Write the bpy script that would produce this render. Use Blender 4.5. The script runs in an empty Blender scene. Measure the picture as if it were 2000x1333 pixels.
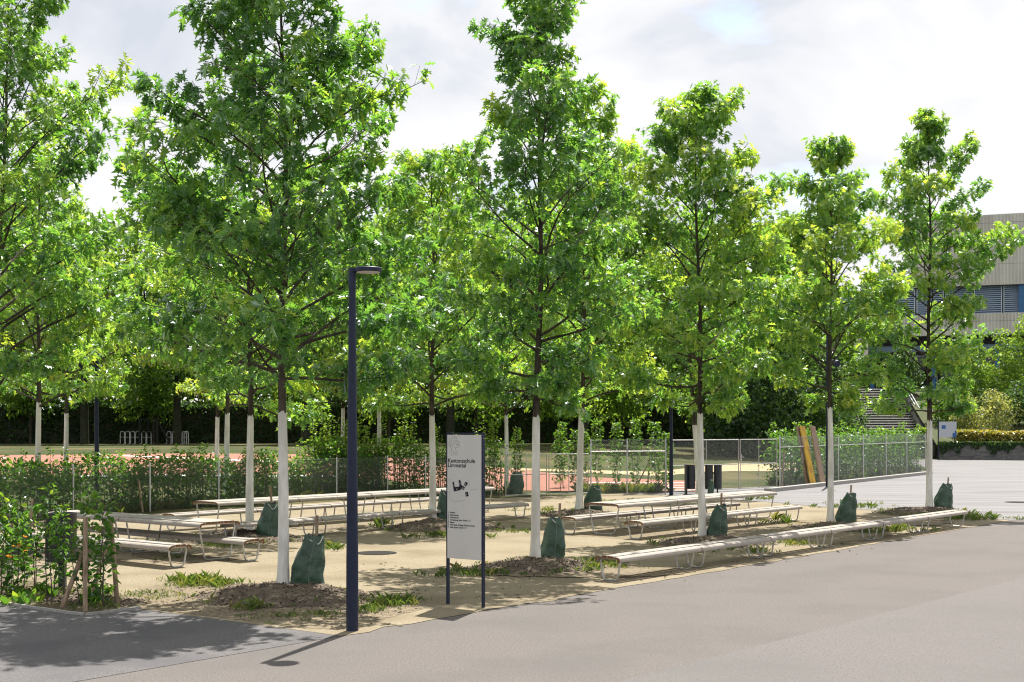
import bpy, math, random
import numpy as np
from mathutils import Vector, Matrix

sc = bpy.context.scene
# ------------------------------------------------------------------ camera, sky, sun, exposure
F, HOR, CH = 2620.0, 833.0, 2.5            # focal length in photo pixels, horizon row, camera height
cd = bpy.data.cameras.new("camera"); cam = bpy.data.objects.new("camera", cd)
sc.collection.objects.link(cam); sc.camera = cam
cam.location = (0, 0, CH); cam.rotation_euler = (math.pi / 2, 0, 0)
cd.sensor_width = 36; cd.lens = F / 2000 * 36; cd.shift_y = (HOR - 666.5) / 2000
cd.clip_start = 0.1; cd.clip_end = 4000
cd.dof.use_dof = True; cd.dof.focus_distance = 23; cd.dof.aperture_fstop = 8.0

SUN = Vector((0.133, 0.444, 0.886)).normalized()
w = bpy.data.worlds.new("World"); sc.world = w; w.use_nodes = True
nt = w.node_tree; nt.nodes.clear()
def N(t, **k):
    n = nt.nodes.new(t)
    for a, b in k.items(): setattr(n, a, b)
    return n
out = N('ShaderNodeOutputWorld'); bg = N('ShaderNodeBackground'); bg.inputs[1].default_value = 0.117
sky = N('ShaderNodeTexSky', sky_type='NISHITA', sun_disc=False)
sky.sun_elevation = math.asin(SUN.z); sky.sun_rotation = math.atan2(SUN.x, SUN.y)
tc = N('ShaderNodeTexCoord'); mp = N('ShaderNodeMapping')
mp.inputs['Scale'].default_value = (1.0, 1.0, 2.2); mp.inputs['Location'].default_value = (0.35, 0.2, 0.15)
n1 = N('ShaderNodeTexNoise'); n1.inputs['Scale'].default_value = 3.4; n1.inputs['Detail'].default_value = 7; n1.inputs['Roughness'].default_value = .55
n2 = N('ShaderNodeTexNoise'); n2.inputs['Scale'].default_value = 5.0; n2.inputs['Detail'].default_value = 5; n2.inputs['Distortion'].default_value = .4
r1 = N('ShaderNodeValToRGB'); r1.color_ramp.elements[0].position = .30; r1.color_ramp.elements[1].position = .42
r2 = N('ShaderNodeValToRGB')
r2.color_ramp.elements.new(.5)
for e, (p_, c_) in zip(r2.color_ramp.elements, [(.33, (2.85, 3.02, 3.35)), (.43, (3.62, 3.68, 3.85)), (.53, (4.10, 4.10, 4.14))]): e.position = p_; e.color = (*c_, 1)
mx = N('ShaderNodeMix', data_type='RGBA')
L = nt.links.new
L(tc.outputs['Generated'], mp.inputs[0]); L(mp.outputs[0], n1.inputs['Vector']); L(mp.outputs[0], n2.inputs['Vector'])
L(n1.outputs['Fac'], r1.inputs[0]); L(n2.outputs['Fac'], r2.inputs[0])
L(r1.outputs[0], mx.inputs['Factor']); L(sky.outputs[0], mx.inputs['A']); L(r2.outputs[0], mx.inputs['B'])
L(mx.outputs['Result'], bg.inputs[0]); L(bg.outputs[0], out.inputs[0])

sl = bpy.data.lights.new("sun", 'SUN'); sun = bpy.data.objects.new("sun", sl); sc.collection.objects.link(sun)
sl.energy = 4.8; sl.angle = math.radians(.5); sl.color = (1, .95, .87)
sun.rotation_euler = SUN.to_track_quat('Z', 'Y').to_euler(); sun.location = (10, 30, 60)
sc.view_settings.view_transform = 'Standard'; sc.view_settings.look = 'None'
sc.view_settings.gamma = 1; sc.view_settings.use_curve_mapping = False
sc.view_settings.exposure = 1.1
sc.render.engine = 'CYCLES'
sc.cycles.filter_width = 1.15; sc.cycles.max_bounces = 8; sc.cycles.diffuse_bounces = 4; sc.cycles.transmission_bounces = 6; sc.cycles.glossy_bounces = 3

# ------------------------------------------------------------------ helpers
rng0 = np.random.default_rng(7)
UP = np.array([0, 0, 1.0])
D = np.array([.6285, .778]); Q = np.array([-.778, .6285])      # along the tree rows / across them (away)

def gp(x, y, z=0.0):
    Y = F * (CH - z) / (y - HOR)
    return Vector(((x - 1000) / F * Y, Y, z))
def at(x, Y, z=0.0):
    return Vector(((x - 1000) / F * Y, Y, z))
def zat(y, Y): return CH - (y - HOR) * Y / F
def pq(p): return (p[0] * D[0] + p[1] * D[1], p[0] * Q[0] + p[1] * Q[1])
def xy(p, q): return (p * D[0] + q * Q[0], p * D[1] + q * Q[1])
def fz(q): return 0.0 if q < 33 else (1.3 if q > 53 else (q - 33) * .065)
def fp(x, y):                                                     # where a pixel's ray meets the rising field
    best = None
    dx, dz = (x - 1000) / F, -(y - HOR) / F
    lo, hi = 20.0, 400.0
    g = lambda s: CH + dz * s - fz(dx * s * Q[0] + s * Q[1])
    for s in np.linspace(20, 400, 400):
        if g(s) <= 0: hi = s; break
        lo = s
    for _ in range(40):
        m = (lo + hi) / 2
        if g(m) > 0: lo = m
        else: hi = m
    s = (lo + hi) / 2
    return Vector((dx * s, s, CH + dz * s))

def obj(name, me, parent=None, loc=(0, 0, 0)):
    o = bpy.data.objects.new(name, me); sc.collection.objects.link(o)
    o.location = loc
    if parent is not None: o.parent = parent
    return o
def origin(parent):
    v = Vector((0, 0, 0))
    while parent is not None: v = v + Vector(parent.location); parent = parent.parent
    return v
def tag(o, label=None, cat=None, group=None, kind=None):
    if label: o['label'] = label
    if cat: o['category'] = cat
    if group: o['group'] = group
    if kind: o['kind'] = kind
    return o
def thing(name, loc, label, cat, group=None):
    return tag(obj(name, None, None, loc), label, cat, group)

def mesh_np(name, V, loops, starts, mats, parent=None, smooth=False, midx=None, tone=None):
    me = bpy.data.meshes.new(name)
    V = np.asarray(V, dtype=np.float64)
    if parent is not None: V = V - np.array(origin(parent))
    me.vertices.add(len(V)); me.vertices.foreach_set('co', V.astype(np.float32).ravel())
    me.loops.add(len(loops)); me.loops.foreach_set('vertex_index', np.asarray(loops, np.int32))
    me.polygons.add(len(starts)); me.polygons.foreach_set('loop_start', np.asarray(starts, np.int32))
    if midx is not None: me.polygons.foreach_set('material_index', np.asarray(midx, np.int32))
    me.polygons.foreach_set('use_smooth', np.full(len(starts), smooth))
    if tone is not None:
        at_ = me.attributes.new('tone', 'FLOAT', 'POINT'); at_.data.foreach_set('value', np.asarray(tone, np.float32))
    for m in (mats if isinstance(mats, (list, tuple)) else [mats]): me.materials.append(m)
    me.update(calc_edges=True); me.validate()
    return obj(name, me, parent)

class MB:
    def __init__(s): s.v = []; s.f = []; s.m = []
    def add(s, vs, fs, m=0):
        b = len(s.v); s.v += [tuple(v) for v in vs]
        for f in fs: s.f.append([b + i for i in f]); s.m.append(m)
        return s
    def box(s, c, sx, sy, sz, ax=None, ay=None, az=None, m=0):      # centre, full sizes, axes
        ax = np.array(ax if ax is not None else (1, 0, 0), float); ay = np.array(ay if ay is not None else (0, 1, 0), float); az = np.array(az if az is not None else (0, 0, 1), float)
        c = np.array(c, float); vs = []
        for k in (-.5, .5):
            for (i, j) in ((-.5, -.5), (.5, -.5), (.5, .5), (-.5, .5)):
                vs.append(c + ax * sx * i + ay * sy * j + az * sz * k)
        return s.add(vs, [(3, 2, 1, 0), (4, 5, 6, 7), (0, 1, 5, 4), (1, 2, 6, 5), (2, 3, 7, 6), (3, 0, 4, 7)], m)
    def tube(s, pts, r, n=8, closed=False, m=0, caps=True):
        P = [np.array(p, float) for p in pts]; K = len(P)
        R = r if hasattr(r, '__len__') else [r] * K
        T = []
        for i in range(K):
            if closed: t = P[(i + 1) % K] - P[i - 1]
            else: t = P[min(i + 1, K - 1)] - P[max(i - 1, 0)]
            T.append(t / (np.linalg.norm(t) + 1e-9))
        a = np.cross(T[0], (0, 0, 1.0))
        if np.linalg.norm(a) < .1: a = np.cross(T[0], (1.0, 0, 0))
        a /= np.linalg.norm(a); vs = []
        for i in range(K):
            a = a - T[i] * np.dot(a, T[i]); a /= (np.linalg.norm(a) + 1e-9); b = np.cross(T[i], a)
            for k in range(n):
                t = 2 * math.pi * k / n
                vs.append(P[i] + R[i] * (math.cos(t) * a + math.sin(t) * b))
        fs = []
        for i in range(K if closed else K - 1):
            j = (i + 1) % K
            for k in range(n):
                fs.append((i * n + k, i * n + (k + 1) % n, j * n + (k + 1) % n, j * n + k))
        if not closed and caps:
            fs.append(tuple(range(n - 1, -1, -1))); fs.append(tuple((K - 1) * n + k for k in range(n)))
        return s.add(vs, fs, m)
    def lathe(s, c, prof, n=24, m=0, sx=1, sy=1):                    # prof: (r, z)
        vs = [(c[0] + r * sx * math.cos(2 * math.pi * k / n), c[1] + r * sy * math.sin(2 * math.pi * k / n), c[2] + z) for r, z in prof for k in range(n)]
        fs = [(i * n + k, i * n + (k + 1) % n, (i + 1) * n + (k + 1) % n, (i + 1) * n + k) for i in range(len(prof) - 1) for k in range(n)]
        fs.append(tuple(range(n - 1, -1, -1))); fs.append(tuple((len(prof) - 1) * n + k for k in range(n)))
        return s.add(vs, fs, m)
    def prism(s, poly3, vec, m=0, mend=None):                        # polygon of 3d points swept by vec
        n = len(poly3); vec = np.array(vec, float); P = [np.array(p, float) for p in poly3]
        vs = P + [p + vec for p in P]
        b = len(s.v); s.v += [tuple(v) for v in vs]
        for i in range(n):
            s.f.append([b + i, b + (i + 1) % n, b + n + (i + 1) % n, b + n + i]); s.m.append(m)
        e = m if mend is None else mend
        s.f.append([b + i for i in range(n - 1, -1, -1)]); s.m.append(e)
        s.f.append([b + n + i for i in range(n)]); s.m.append(e)
        return s
    def build(s, name, mats, parent=None, smooth=False):
        loops = [i for f in s.f for i in f]; st = np.cumsum([0] + [len(f) for f in s.f])[:-1]
        o = mesh_np(name, s.v, loops, st, mats, parent, False, s.m)
        if smooth:
            o.data.polygons.foreach_set('use_smooth', [True] * len(s.f))
            try: o.data.set_sharp_from_angle(angle=math.radians(40))
            except Exception: pass
        return o

def segs(name, A, B, ra, rb, n, mat, parent=None, smooth=True):      # many thin cones in one mesh
    A = np.asarray(A, float); B = np.asarray(B, float); ra = np.broadcast_to(np.asarray(ra, float), len(A)); rb = np.broadcast_to(np.asarray(rb, float), len(A))
    T = B - A; T /= (np.linalg.norm(T, axis=1, keepdims=True) + 1e-9)
    h = np.where(np.abs(T[:, 2:3]) > .9, np.array([[1.0, 0, 0]]), np.array([[0, 0, 1.0]]))
    a = np.cross(T, h); a /= np.linalg.norm(a, axis=1, keepdims=True); b = np.cross(T, a)
    th = 2 * np.pi * np.arange(n) / n
    ring = np.cos(th)[None, :, None] * a[:, None, :] + np.sin(th)[None, :, None] * b[:, None, :]
    V = np.concatenate([A[:, None, :] + ring * ra[:, None, None], B[:, None, :] + ring * rb[:, None, None]], axis=1).reshape(-1, 3)
    k = np.arange(n); q = np.stack([k, (k + 1) % n, n + (k + 1) % n, n + k], 1)
    loops = (q[None] + (np.arange(len(A)) * 2 * n)[:, None, None]).ravel()
    return mesh_np(name, V, loops, np.arange(len(A) * n) * 4, mat, parent, smooth)

# leaf outlines: half shapes (x, y), mirrored and folded along the midrib
OAK = [(0, 0), (.03, .15), (.21, .25), (.06, .33), (.37, .52), (.07, .57), (.30, .82), (.06, .80), (0, 1.02)]
OAKL = [(0, 0), (.19, .2), (.06, .32), (.34, .58), (.07, .64), (0, 1)]
OVAL = [(0, 0), (.26, .3), (.24, .62), (0, 1)]
DIAM = [(0, 0), (.34, .45), (0, 1)]
def unit(v): return v / (np.linalg.norm(v, axis=-1, keepdims=True) + 1e-9)
def leaves(name, P, Dv, Nn, Ln, tone, shape, mat, parent=None, wid=1.0, rng=rng0):
    n = len(P)
    half = np.array(shape); m = len(half)
    tx = np.concatenate([half[:, 0], -half[1:-1, 0]]); ty = np.concatenate([half[:, 1], half[1:-1, 1]])
    tz = np.abs(tx) * .35 - .22 * ty ** 2
    Y = unit(Dv); X = unit(np.cross(Y, Nn)); Z = np.cross(X, Y)
    k = (.1 + 2.3 * rng.random(n))[:, None]
    V = P[:, None, :] + Ln[:, None, None] * (tx[None, :, None] * X[:, None, :] * wid + ty[None, :, None] * Y[:, None, :] + (tz[None, :] * k)[:, :, None] * Z[:, None, :])
    nv = len(tx)
    fa = list(range(m)); fb = [0] + list(range(2 * m - 3, m - 1, -1))
    fb = [0, m - 1] + list(range(2 * m - 3, m - 1, -1))
    fa = fa[::-1]
    one = np.array(fa + fb); loops = (one[None] + (np.arange(n) * nv)[:, None]).ravel()
    st = (np.array([0, len(fa)])[None] + (np.arange(n) * len(one))[:, None]).ravel()
    return mesh_np(name, V.reshape(-1, 3), loops, st, mat, parent, False, None, np.repeat(tone, nv))
def rdir(n, rng):
    v = rng.normal(size=(n, 3)); return unit(v)

# ------------------------------------------------------------------ materials
def newmat(name):
    m = bpy.data.materials.new(name); m.use_nodes = True; m.node_tree.nodes.clear(); return m
def mat(name, c1, c2=None, scale=5, rough=.8, bump=0, bscale=None, spec=.3, metal=0, detail=6, stretch=(1, 1, 1), c3=None, s3=.6, p=(.35, .65)):
    m = newmat(name); t = m.node_tree; nn = t.nodes.new; l = t.links.new
    o = nn('ShaderNodeOutputMaterial'); b = nn('ShaderNodeBsdfPrincipled'); l(b.outputs[0], o.inputs[0])
    b.inputs['Roughness'].default_value = rough; b.inputs['Metallic'].default_value = metal
    b.inputs['Specular IOR Level'].default_value = spec
    c = nn('ShaderNodeTexCoord'); mpn = nn('ShaderNodeMapping'); mpn.inputs['Scale'].default_value = stretch
    g = nn('ShaderNodeNewGeometry'); l(g.outputs['Position'], mpn.inputs[0])
    if c2 is None: b.inputs['Base Color'].default_value = (*c1, 1)
    else:
        n = nn('ShaderNodeTexNoise'); n.inputs['Scale'].default_value = scale; n.inputs['Detail'].default_value = detail; l(mpn.outputs[0], n.inputs['Vector'])
        r = nn('ShaderNodeValToRGB'); r.color_ramp.elements[0].position = p[0]; r.color_ramp.elements[1].position = p[1]
        r.color_ramp.elements[0].color = (*c1, 1); r.color_ramp.elements[1].color = (*c2, 1); l(n.outputs['Fac'], r.inputs[0])
        last = r.outputs[0]
        if c3 is not None:
            k = nn('ShaderNodeTexNoise'); k.inputs['Scale'].default_value = s3; k.inputs['Detail'].default_value = 5; l(mpn.outputs[0], k.inputs['Vector'])
            rr = nn('ShaderNodeValToRGB'); rr.color_ramp.elements[0].position = .45; rr.color_ramp.elements[1].position = .68; l(k.outputs['Fac'], rr.inputs[0])
            x = nn('ShaderNodeMix'); x.data_type = 'RGBA'; l(rr.outputs[0], x.inputs['Factor']); l(last, x.inputs['A']); x.inputs['B'].default_value = (*c3, 1); last = x.outputs['Result']
        l(last, b.inputs['Base Color'])
    if bump:
        n = nn('ShaderNodeTexNoise'); n.inputs['Scale'].default_value = bscale or scale; n.inputs['Detail'].default_value = 4; l(mpn.outputs[0], n.inputs['Vector'])
        bu = nn('ShaderNodeBump'); bu.inputs['Strength'].default_value = bump; bu.inputs['Distance'].default_value = .02; l(n.outputs['Fac'], bu.inputs['Height']); l(bu.outputs[0], b.inputs['Normal'])
    return m
def leafmat(name, stops, trans=1.0, gloss=.07, rough=.42, tfac=.5, fres=.20):
    m = newmat(name); t = m.node_tree; nn = t.nodes.new; l = t.links.new
    o = nn('ShaderNodeOutputMaterial'); a = nn('ShaderNodeAttribute'); a.attribute_name = 'tone'
    r = nn('ShaderNodeValToRGB'); el = r.color_ramp.elements
    while len(el) < len(stops): el.new(.5)
    for e, (p, c) in zip(el, stops): e.position = p; e.color = (*c, 1)
    l(a.outputs['Fac'], r.inputs[0])
    d = nn('ShaderNodeBsdfDiffuse'); l(r.outputs[0], d.inputs[0])
    tr = nn('ShaderNodeBsdfTranslucent')
    hs = nn('ShaderNodeMix'); hs.data_type = 'RGBA'; hs.blend_type = 'MULTIPLY'; hs.inputs['Factor'].default_value = 1
    l(r.outputs[0], hs.inputs['A']); hs.inputs['B'].default_value = (3.6 * trans, 3.0 * trans, 1.3 * trans, 1); l(hs.outputs['Result'], tr.inputs[0])
    x = nn('ShaderNodeMixShader'); x.inputs[0].default_value = tfac; l(d.outputs[0], x.inputs[1]); l(tr.outputs[0], x.inputs[2])
    gl = nn('ShaderNodeBsdfGlossy'); gl.inputs['Roughness'].default_value = rough; gl.inputs[0].default_value = (.9, .95, 1, 1)
    fr = nn('ShaderNodeLayerWeight'); fr.inputs['Blend'].default_value = .25
    mm = nn('ShaderNodeMath'); mm.operation = 'MULTIPLY_ADD'; l(fr.outputs['Fresnel'], mm.inputs[0]); mm.inputs[1].default_value = fres; mm.inputs[2].default_value = gloss * (.45 if fres > .15 else .15)
    y = nn('ShaderNodeMixShader'); l(mm.outputs[0], y.inputs[0]); l(x.outputs[0], y.inputs[1]); l(gl.outputs[0], y.inputs[2]); l(y.outputs[0], o.inputs[0])
    return m

M = {}
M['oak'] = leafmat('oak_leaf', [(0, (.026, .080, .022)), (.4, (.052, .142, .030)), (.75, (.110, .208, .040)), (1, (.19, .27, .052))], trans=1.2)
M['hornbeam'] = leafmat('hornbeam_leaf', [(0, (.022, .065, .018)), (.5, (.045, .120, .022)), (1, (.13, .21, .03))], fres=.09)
M['dead'] = leafmat('dry_leaf', [(0, (.25, .09, .02)), (1, (.42, .20, .05))])
M['forest'] = leafmat('forest_leaf', [(0, (.026, .068, .018)), (.5, (.062, .125, .028)), (1, (.12, .19, .04))], trans=1.2, fres=.09)
M['shrub'] = leafmat('shrub_leaf', [(0, (.035, .09, .02)), (.5, (.08, .16, .03)), (1, (.17, .24, .05))], fres=.09)
M['pale'] = leafmat('pale_shrub_leaf', [(0, (.08, .12, .05)), (1, (.22, .25, .12))], fres=.09)
M['yellow'] = leafmat('yellow_leaf', [(0, (.12, .19, .03)), (.45, (.30, .29, .05)), (1, (.50, .40, .09))], trans=.45)
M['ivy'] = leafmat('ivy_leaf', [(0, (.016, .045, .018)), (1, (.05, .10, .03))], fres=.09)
M['grass'] = leafmat('grass_blade', [(0, (.04, .085, .02)), (.6, (.08, .135, .03)), (1, (.22, .20, .10))], trans=.8)
M['bark'] = mat('bark', (.028, .023, .020), (.085, .070, .058), 14, .95, .8, 22, .1, stretch=(1, 1, .35), c3=(.075, .07, .045), s3=2)
M['twig'] = mat('twig_bark', (.05, .042, .034), (.10, .085, .065), 10, .9)
M['white'] = mat('white_trunk_paint', (.60, .585, .54), (.80, .785, .745), 11, .85, .8, 26, .2, stretch=(1, 1, .22), c3=(.52, .50, .45), s3=3)
M['asphalt'] = mat('old_asphalt', (.094, .084, .079), (.176, .159, .151), 42, .9, .9, 70, .25, c3=(.118, .110, .104), s3=.55, p=(.25, .75))
M['asphalt2'] = mat('newer_asphalt_lane', (.103, .094, .092), (.180, .166, .162), 42, .9, .9, 70, .25, c3=(.128, .121, .118), s3=.4, p=(.25, .75))
M['asphalt3'] = mat('dark_asphalt_path', (.080, .076, .078), (.145, .138, .138), 42, .9, .4, 170, .25, c3=(.085, .082, .088), s3=.8)
M['asphalt4'] = mat('grazing_bright_asphalt', (.098, .095, .100), (.185, .176, .182), 1.1, .75, .2, 140, .3, stretch=(.22, 1.6, 1), c3=(.155, .15, .15), s3=1.2)  # same asphalt; brightness of the grazing view put into its colour
M['sand'] = mat('crushed_sand', (.205, .170, .116), (.290, .247, .176), 24, .95, .8, 60, .1, c3=(.190, .156, .106), s3=.7)
M['soil'] = mat('bed_soil', (.06, .045, .032), (.17, .135, .095), 26, .95, .9, 40, .1, c3=(.10, .10, .05), s3=1.5)
M['soil2'] = mat('trodden_soil', (.12, .095, .068), (.26, .215, .15), 14, .95, .8, 60, .1, c3=(.20, .165, .11), s3=2.2)
M['mulch'] = mat('mulch_soil', (.055, .042, .034), (.15, .12, .095), 30, .95, 1.0, 45, .1, c3=(.17, .14, .10), s3=1.6)
M['chip'] = mat('wood_chip', (.09, .07, .055), (.24, .19, .145), 40, .9)
M['kerb'] = mat('concrete_kerb', (.24, .235, .22), (.34, .33, .31), 20, .9, .3, 60)
M['ground'] = mat('far_ground', (.09, .11, .04), (.14, .15, .06), 3, .95)
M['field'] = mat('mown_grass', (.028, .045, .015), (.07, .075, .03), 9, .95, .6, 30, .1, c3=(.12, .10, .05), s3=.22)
M['track'] = mat('red_track', (.25, .105, .072), (.31, .14, .10), 30, .9, .2, 80)
M['line'] = mat('track_line_paint', (.6, .6, .58), (.7, .7, .68), 8, .8)
M['dry'] = mat('dry_sand_strip', (.34, .26, .15), (.42, .33, .2), 12, .95)
M['wood'] = mat('weathered_wood', (.25, .225, .20), (.41, .38, .345), 6, .72, .3, 18, .25, stretch=(7, 7, 30), c3=(.29, .25, .215), s3=.9)
M['endgrain'] = mat('end_grain', (.10, .045, .022), (.24, .115, .055), 35, .9)
M['steel'] = mat('galvanised_steel', (.40, .40, .39), (.54, .53, .51), 18, .42, 0, None, .5, .65)
M['wire'] = mat('fence_wire', (.26, .275, .27), None, 1, .55, 0, None, .4, .4)
M['navy'] = mat('navy_paint', (.011, .017, .038), (.015, .022, .046), 12, .5, 0, None, .25)
M['lens'] = mat('lamp_diffuser', (.55, .50, .47), None, 1, .5)
M['signface'] = mat('sign_face', (.52, .51, .49), (.55, .54, .52), 3, .5)
M['print'] = mat('dark_print', (.012, .013, .02), None, 1, .7)
M['printgrey'] = mat('grey_print', (.30, .30, .29), None, 1, .7)
M['signwhite'] = mat('white_board', (.40, .43, .47), None, 1, .5)
M['signblue'] = mat('blue_print', (.03, .10, .28), None, 1, .5)
M['bag'] = mat('green_tarp_bag', (.014, .040, .024), (.030, .074, .044), 7, .40, 1.0, 13, .5, c3=(.040, .090, .058), s3=6)
M['strap'] = mat('pale_strap', (.45, .48, .42), (.6, .62, .56), 20, .7)
M['seam'] = mat('seam_webbing', (.10, .14, .11), (.16, .19, .15), 30, .8)
M['hole'] = mat('bag_mouth', (.008, .012, .012), None, 1, .9)
M['stake'] = mat('wooden_stake', (.20, .145, .10), (.36, .27, .19), 10, .85, .4, 25, .2, stretch=(2, 2, .5))
M['bin'] = mat('dark_bin_steel', (.022, .025, .035), (.032, .035, .046), 8, .45, 0, None, .5)
M['iron'] = mat('cast_iron', (.020, .019, .018), (.045, .042, .040), 40, .9, .5, 60, .08)
M['yplank'] = mat('yellow_formwork_board', (.52, .31, .03), (.66, .43, .06), 4, .7, 0, None, .3, stretch=(3, 3, .6), c3=(.36, .20, .05), s3=2.2)
M['bplank'] = mat('brown_board', (.23, .15, .095), (.36, .26, .18), 5, .8, .2, 20, .2, stretch=(3, 3, .5), c3=(.30, .22, .17), s3=1.4)
M['clad'] = mat('corrugated_cladding', (.46, .445, .405), (.54, .525, .485), 1.6, .8, 0, None, .3, stretch=(1, 1, .3), c3=(.42, .405, .37), s3=.5)
M['blue'] = mat('blue_steel', (.030, .105, .24), (.036, .125, .28), 3, .5)
M['blueback'] = mat('blue_shutter_box', (.030, .07, .15), None, 1, .6)
M['louvre'] = mat('louvre_slat', (.26, .33, .42), (.32, .39, .48), 4, .5)
M['frame'] = mat('pale_window_frame', (.5, .53, .56), None, 1, .5)
M['glass'] = mat('dark_glass', (.012, .015, .020), None, 1, .08, 0, None, .6)
M['darkwall'] = mat('dark_recess_wall', (.05, .05, .055), (.08, .08, .085), 2, .8)
M['beam'] = mat('blue_grey_beam', (.12, .18, .24), None, 1, .5)
M['concrete'] = mat('board_marked_concrete', (.12, .12, .118), (.20, .198, .19), 2.5, .9, .4, 12, .2, stretch=(1, 1, 4), c3=(.09, .09, .09), s3=1.5)
M['step'] = mat('concrete_step', (.28, .27, .25), (.36, .35, .33), 6, .9)
M['stepedge'] = mat('pale_step_slab', (.50, .49, .46), (.62, .61, .58), 5, .9)
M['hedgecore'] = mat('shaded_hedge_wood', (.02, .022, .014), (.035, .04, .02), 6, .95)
M['bank'] = mat('planted_bank', (.04, .05, .022), (.08, .09, .035), 4, .95)

# ------------------------------------------------------------------ ground
def sheet(name, pts, m, z=None, kind='structure'):
    P = [Vector(p) for p in pts]
    if z is not None: P = [Vector((p.x, p.y, z)) for p in P]
    o = MB().add(P, [tuple(range(len(P)))]).build(name, m)
    n = o.data.polygons[0].normal
    if n.z < 0: o.data.flip_normals()
    o['kind'] = kind; return o
sheet('ground', [(-1500, -300, -.03), (1500, -300, -.03), (1500, 2500, -.03), (-1500, 2500, -.03)], M['ground'])
cn = gp(665, 1243); fe = gp(1974, 1017); LB = gp(270, 1190)
sheet('road', [(-60, -20, 0), (90, -20, 0), (90, 101, 0), (26, 101, 0), (14, 60, 0), (-60, 22, 0)], M['asphalt'])
ext = cn + (cn - fe) * .9
sheet('asphalt_path', [cn, ext, LB + (LB - cn) * 4 + Vector((0, -1, 0)), LB + (LB - cn) * 4, LB, ], M['asphalt3'], .004)
a0, a1 = gp(1205, 1333), gp(1800, 1180)
dd = (a1 - a0)
sheet('asphalt_lane', [a0 - dd * 2, a0 + dd * 8, a0 + dd * 8 + Vector((40, -10, 0)), a0 - dd * 2 + Vector((60, -30, 0))], M['asphalt2'], .004)
sandpts = [cn]
rj = np.random.default_rng(3)
for i in range(1, 60):                                              # crumbling edge along the asphalt
    t = i / 60; p = cn.lerp(fe, t); o_ = rj.normal() * .035
    sandpts.append(Vector((p.x - Q[0] * o_, p.y - Q[1] * o_, 0)))
sandpts += [fe]
back = [gp(1790, 1003), gp(1600, 991), gp(1515, 983), gp(1400, 975), gp(1300, 968), gp(1151, 964), gp(984, 972), gp(757, 971), gp(143, 1008), gp(-420, 1068)]
sandpts += back + [gp(-420, 1140)]
sandpts += [LB.lerp(cn, 0) + (LB - cn) * .9, LB]
sheet('sand_court', sandpts, M['sand'], .006)
sheet('pale_path', [gp(1974, 1016), gp(1790, 1002), gp(1600, 990), gp(1515, 982), gp(1400, 974), gp(1300, 967), gp(1300, 955), gp(1521, 951), gp(1811, 922), (26.5, 99.5, 0), (70, 99.5, 0), (60, 60, 0)], M['asphalt4'], .004)

# the field behind the fence, rising gently
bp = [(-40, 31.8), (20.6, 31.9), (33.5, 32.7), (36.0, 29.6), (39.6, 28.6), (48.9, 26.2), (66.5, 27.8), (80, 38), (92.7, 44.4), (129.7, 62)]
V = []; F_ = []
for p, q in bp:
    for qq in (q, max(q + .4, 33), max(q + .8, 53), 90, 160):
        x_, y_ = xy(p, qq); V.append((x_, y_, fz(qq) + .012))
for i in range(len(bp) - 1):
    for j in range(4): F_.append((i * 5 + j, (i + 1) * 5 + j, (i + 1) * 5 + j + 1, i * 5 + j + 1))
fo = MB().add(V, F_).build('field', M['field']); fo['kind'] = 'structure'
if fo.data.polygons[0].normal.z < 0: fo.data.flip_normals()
def band(name, top, bot, m, dz):                                     # strip on the field between two pixel rows (x, y)
    xs = np.linspace(top[0][0], top[-1][0], 40)
    ty = np.interp(xs, [a for a, b in top], [b for a, b in top]); by = np.interp(xs, [a for a, b in bot], [b for a, b in bot])
    V = []; Fc = []; K = 12
    for x, a, b in zip(xs, ty, by):
        for k in range(K + 1):
            p = fp(x, b + (a - b) * k / K); q = pq(p)[1]; V.append((p.x, p.y, fz(q) + .012 + dz))
    for i in range(39):
        for k in range(K): Fc.append((i * (K + 1) + k, (i + 1) * (K + 1) + k, (i + 1) * (K + 1) + k + 1, i * (K + 1) + k + 1))
    o = MB().add(V, Fc).build(name, m); o['kind'] = 'structure'; return o
band('running_track', [(-700, 897), (0, 891), (400, 887), (700, 890), (900, 906), (1150, 934), (1360, 941)], [(-700, 962), (0, 938), (400, 930), (700, 932), (900, 958), (1150, 962), (1360, 962)], M['track'], .02)
band('track_kerb', [(-700, 965), (20, 934), (250, 929), (700, 931)], [(-700, 968), (20, 937.5), (250, 932.5), (700, 933)], M['line'], .03)
band('track_marking', [(240, 891.5), (430, 899), (560, 903)], [(240, 893), (430, 901), (560, 905)], M['line'], .03)
for k, yy in enumerate((944, 949, 954, 958.5)):
    band('lane_marking', [(1150, yy), (1250, yy + 1), (1360, yy + .5)], [(1150, yy + .8), (1250, yy + 1.8), (1360, yy + 1.3)], M['line'], .03)
band('dry_strip', [(1000, 916), (1280, 923), (1420, 907), (1560, 905)], [(1000, 919), (1280, 931), (1420, 922), (1560, 922)], M['dry'], .02)

# planting bed at the corner, with its kerb
bed = [gp(262, 1187), gp(166, 1200), gp(0, 1176), gp(-250, 1143), gp(-250, 1112), gp(60, 1136), gp(235, 1160)]
sheet('planting_bed', bed, M['soil'], .012)
kb = MB()
kl = [gp(272, 1190), gp(200, 1199.5), gp(166, 1203), gp(130, 1199), gp(0, 1180), gp(-250, 1146)]
for a, b in zip(kl[:-1], kl[1:]):
    dv = (b - a); ln = dv.length; dv.normalize(); kb.box((a + b) / 2 + Vector((0, 0, .012)), ln + .01, .055, .05, dv, (-dv.y, dv.x, 0))
kb.build('kerb', M['kerb'])['kind'] = 'structure'

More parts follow.
